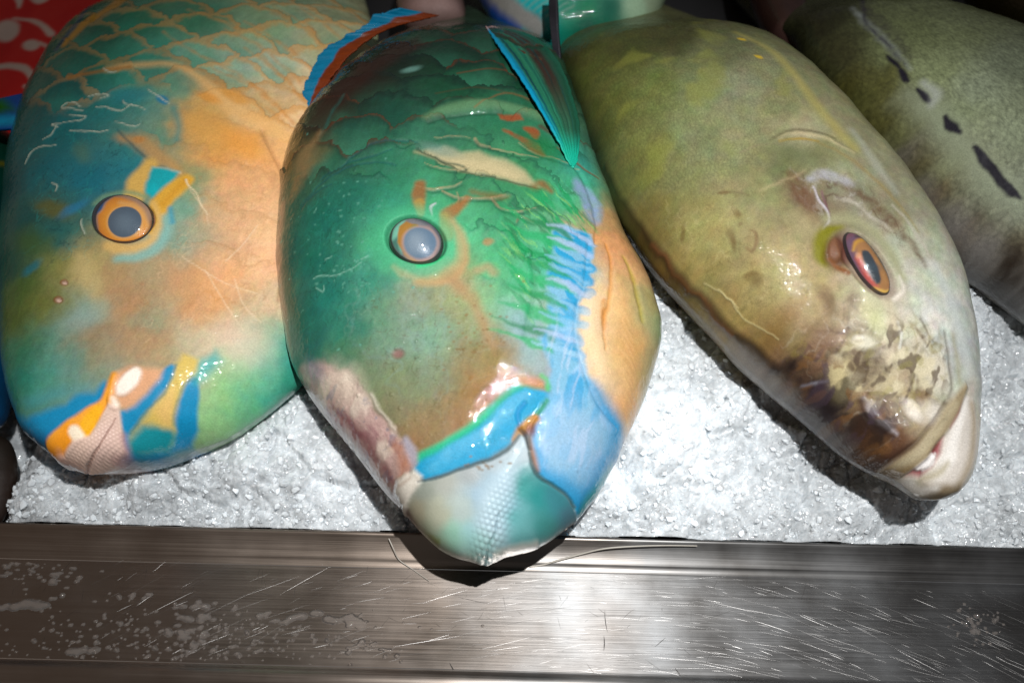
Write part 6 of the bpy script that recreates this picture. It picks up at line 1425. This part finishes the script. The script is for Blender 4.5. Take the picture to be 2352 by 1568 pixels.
ice = make_mesh('crushed_ice', V, F, mi, None, icol, (0, 0, 0), smooth=fl_, mat2=(mi2, ~fl_))
tag(ice, 'heaped white crushed ice under the fish, running down to the steel edge', 'ice', 'stuff')

# bed under the ice
mb_, n_, l_, b_ = new_mat('dark_bed'); b_.inputs['Base Color'].default_value = (0.02, 0.02, 0.022, 1); b_.inputs['Roughness'].default_value = 0.6
gx, gy = np.meshgrid(np.linspace(-1.5, 1.5, 24), np.linspace(0.006, 1.6, 24), indexing='ij')
Vb = to_world(np.stack([gx, gy, np.full(gx.shape, -0.055)], -1).reshape(-1, 3))
i, j = np.meshgrid(np.arange(23), np.arange(23), indexing='ij')
bed = make_mesh('table', Vb, np.stack([i * 24 + j, (i + 1) * 24 + j, (i + 1) * 24 + j + 1, i * 24 + j + 1], -1).reshape(-1, 4), mb_)
bed['kind'] = 'structure'

# rounded brown lump left of the ice
def pt9(p):
    p.col[:] = p.C('#332c26'); p.mottle(60, 0.35, 3); p.blob((20, 1130), 40, 60, 0, '#3a2a22', soft=0.9, op=0.6)
small_body('brown_bundle', 'cover', 'rounded grey brown object in the dark corner left of the ice', 'bundle',
    [(-60, 1236, -50, 1236, 0, 0), (-110, 1210, -4, 1206, 0.006, 0), (-150, 1160, 22, 1160, 0.010, 0), (-160, 1100, 38, 1100, 0.012, 0), (-160, 1050, 34, 1040, 0.012, 0), (-150, 1010, 10, 1005, 0.010, 0), (-140, 985, -60, 980, 0.004, 0)],
    -0.006, [], pt9, M_GREY, 56, ns=90, nt=80, centre=(-40, 1110))

# ================================================================== water lying on the steel
mw, n_, l_, b_ = new_mat('water')
n_.remove(b_)
out = n_['Material Output']
fr = n_.new('ShaderNodeFresnel'); fr.inputs['IOR'].default_value = 1.5
tr_ = n_.new('ShaderNodeBsdfTransparent'); tr_.inputs['Color'].default_value = (0.95, 0.93, 0.91, 1)
gl = n_.new('ShaderNodeBsdfGlossy'); gl.inputs['Roughness'].default_value = 0.03
df = n_.new('ShaderNodeBsdfDiffuse'); df.inputs['Color'].default_value = (0.62, 0.56, 0.52, 1)  # pale diffuse colour stands in for bright reflections on the drops
mk = n_.new('ShaderNodeMixShader'); mk.inputs[0].default_value = 0.13; l_.new(tr_.outputs[0], mk.inputs[1]); l_.new(df.outputs[0], mk.inputs[2])
mxs = n_.new('ShaderNodeMixShader'); l_.new(fr.outputs[0], mxs.inputs[0]); l_.new(mk.outputs[0], mxs.inputs[1]); l_.new(gl.outputs[0], mxs.inputs[2]); l_.new(mxs.outputs[0], out.inputs['Surface'])
st = 0.00035
gx, gy = np.meshgrid(np.arange(-0.30, 0.36, st), np.arange(-0.0645, -0.0145, st), indexing='ij')
f = np.full(gx.shape, -0.5)
def drop(px_, py_, r, ex=1.0, s=1.0):
    c_ = on_z(px_, py_, ZL)
    i_ = np.nonzero((np.abs(gx[:, 0] - c_[0]) < 4 * r * ex))[0]
    if len(i_) == 0: return
    sl = slice(i_[0], i_[-1] + 1)
    f[sl] += s * np.exp(-(((gx[sl] - c_[0]) / ex) ** 2 + (gy[sl] - c_[1]) ** 2) / (r * r))
wr = random.Random(5)
for (x0, y0, x1, y1, n, r) in ((0, 1400, 40, 1390, 4, .0018), (40, 1388, 95, 1380, 5, .0022), (95, 1380, 140, 1365, 4, .0013), (112, 1345, 130, 1320, 3, .0016), (130, 1320, 178, 1302, 4, .0012), (195, 1285, 232, 1275, 3, .0014), (240, 1375, 350, 1362, 10, .0011), (400, 1392, 420, 1388, 3, .0011), (445, 1386, 490, 1382, 5, .0014), (420, 1412, 490, 1420, 9, .0013), (536, 1386, 545, 1388, 2, .0013),
                               (590, 1415, 620, 1398, 4, .0016), (660, 1420, 745, 1402, 8, .0016), (745, 1420, 780, 1422, 5, .0014), (785, 1415, 835, 1435, 6, .0024), (380, 1448, 440, 1455, 6, .0013), (550, 1440, 575, 1456, 3, .0012), (620, 1425, 650, 1430, 4, .0014), (780, 1500, 840, 1470, 6, .0012), (850, 1470, 930, 1515, 8, .0012), (150, 1495, 230, 1488, 5, .0016), (0, 1270, 25, 1262, 3, .0012)):
    for k in range(n):
        t = (k + 0.5) / n
        drop(x0 + (x1 - x0) * t + wr.gauss(0, 5), y0 + (y1 - y0) * t + wr.gauss(0, 4), r * wr.uniform(0.6, 1.2), wr.uniform(1.0, 1.9))
for k in range(420):
    drop(wr.gauss(430, 240), wr.gauss(1470, 38), wr.choice([.0005, .0006, .0008, .0011]), wr.uniform(1, 1.6), wr.uniform(0.6, 1.1))
for k in range(170):
    drop(wr.gauss(60, 80), wr.gauss(1290, 30), wr.choice([.0005, .0007, .0009]), wr.uniform(1.2, 2.4), wr.uniform(0.6, 1.0))
for k in range(46):
    drop(wr.gauss(2245, 34), wr.gauss(1440, 22), wr.choice([.0005, .0007, .001]), wr.uniform(1, 1.6), wr.uniform(0.7, 1.1))
f += 0.12 * fbm(gx * 500, gy * 500, 2, 91)
hz = 0.0015 * np.sqrt(np.clip(f, 0, 1.2)) - 0.00002
zz = ZL + 0.0009 * np.sin(np.clip((gy + 0.012) / 0.055, -1, 1) * math.pi) + 0.0006 * fbm(gx * 6, gy * 12, 3, 12) * np.clip(np.minimum(-0.0126 - gy, gy + 0.0648) / 0.008, 0, 1)
a, c = gx.shape
i, j = np.meshgrid(np.arange(a - 1), np.arange(c - 1), indexing='ij')
F = np.stack([i * c + j, (i + 1) * c + j, (i + 1) * c + j + 1, i * c + j + 1], -1).reshape(-1, 4)
keep = (f.ravel()[F] > -0.08).any(1)
V, F = compact(np.stack([gx, gy, zz + hz], -1).reshape(-1, 3), F[keep])
wat = make_mesh('water_droplets', V, F, mw)
tag(wat, 'clear water drops and small puddles scattered on the steel ledge', 'water', 'stuff')

# loose pale fibres on the steel edge
mf, n_, l_, b_ = new_mat('pale_fibre'); b_.inputs['Base Color'].default_value = (0.42, 0.39, 0.34, 1); b_.inputs['Roughness'].default_value = 0.4
for pts, r, lab in (([(1216, 1301, ZL + .001), (1245, 1297, ZL + .0015), (1276, 1288, -0.004), (1341, 1270, -0.0005), (1391, 1259, 0.003), (1456, 1254, 0.004), (1530, 1252, 0.004), (1601, 1253, 0.003)], 0.0005, 'pale curved fibre lying across the steel lip beside the blue chinned fish'),
                    ([(893, 1236, 0.004), (905, 1262, 0.001), (917, 1285, -0.004), (950, 1308, ZL + .001), (985, 1333, ZL + .001)], 0.00028, 'thin hair like fibre hanging over the steel lip near the beak shadow')):
    q = spline_even([on_z(*p_) for p_ in pts], 50)
    V, F = tube(q, r * np.linspace(1.1, 0.6, 50), 8)
    o = make_mesh('fibre', V, F, mf, None, None, q[0]); tag(o, lab, 'fibre')
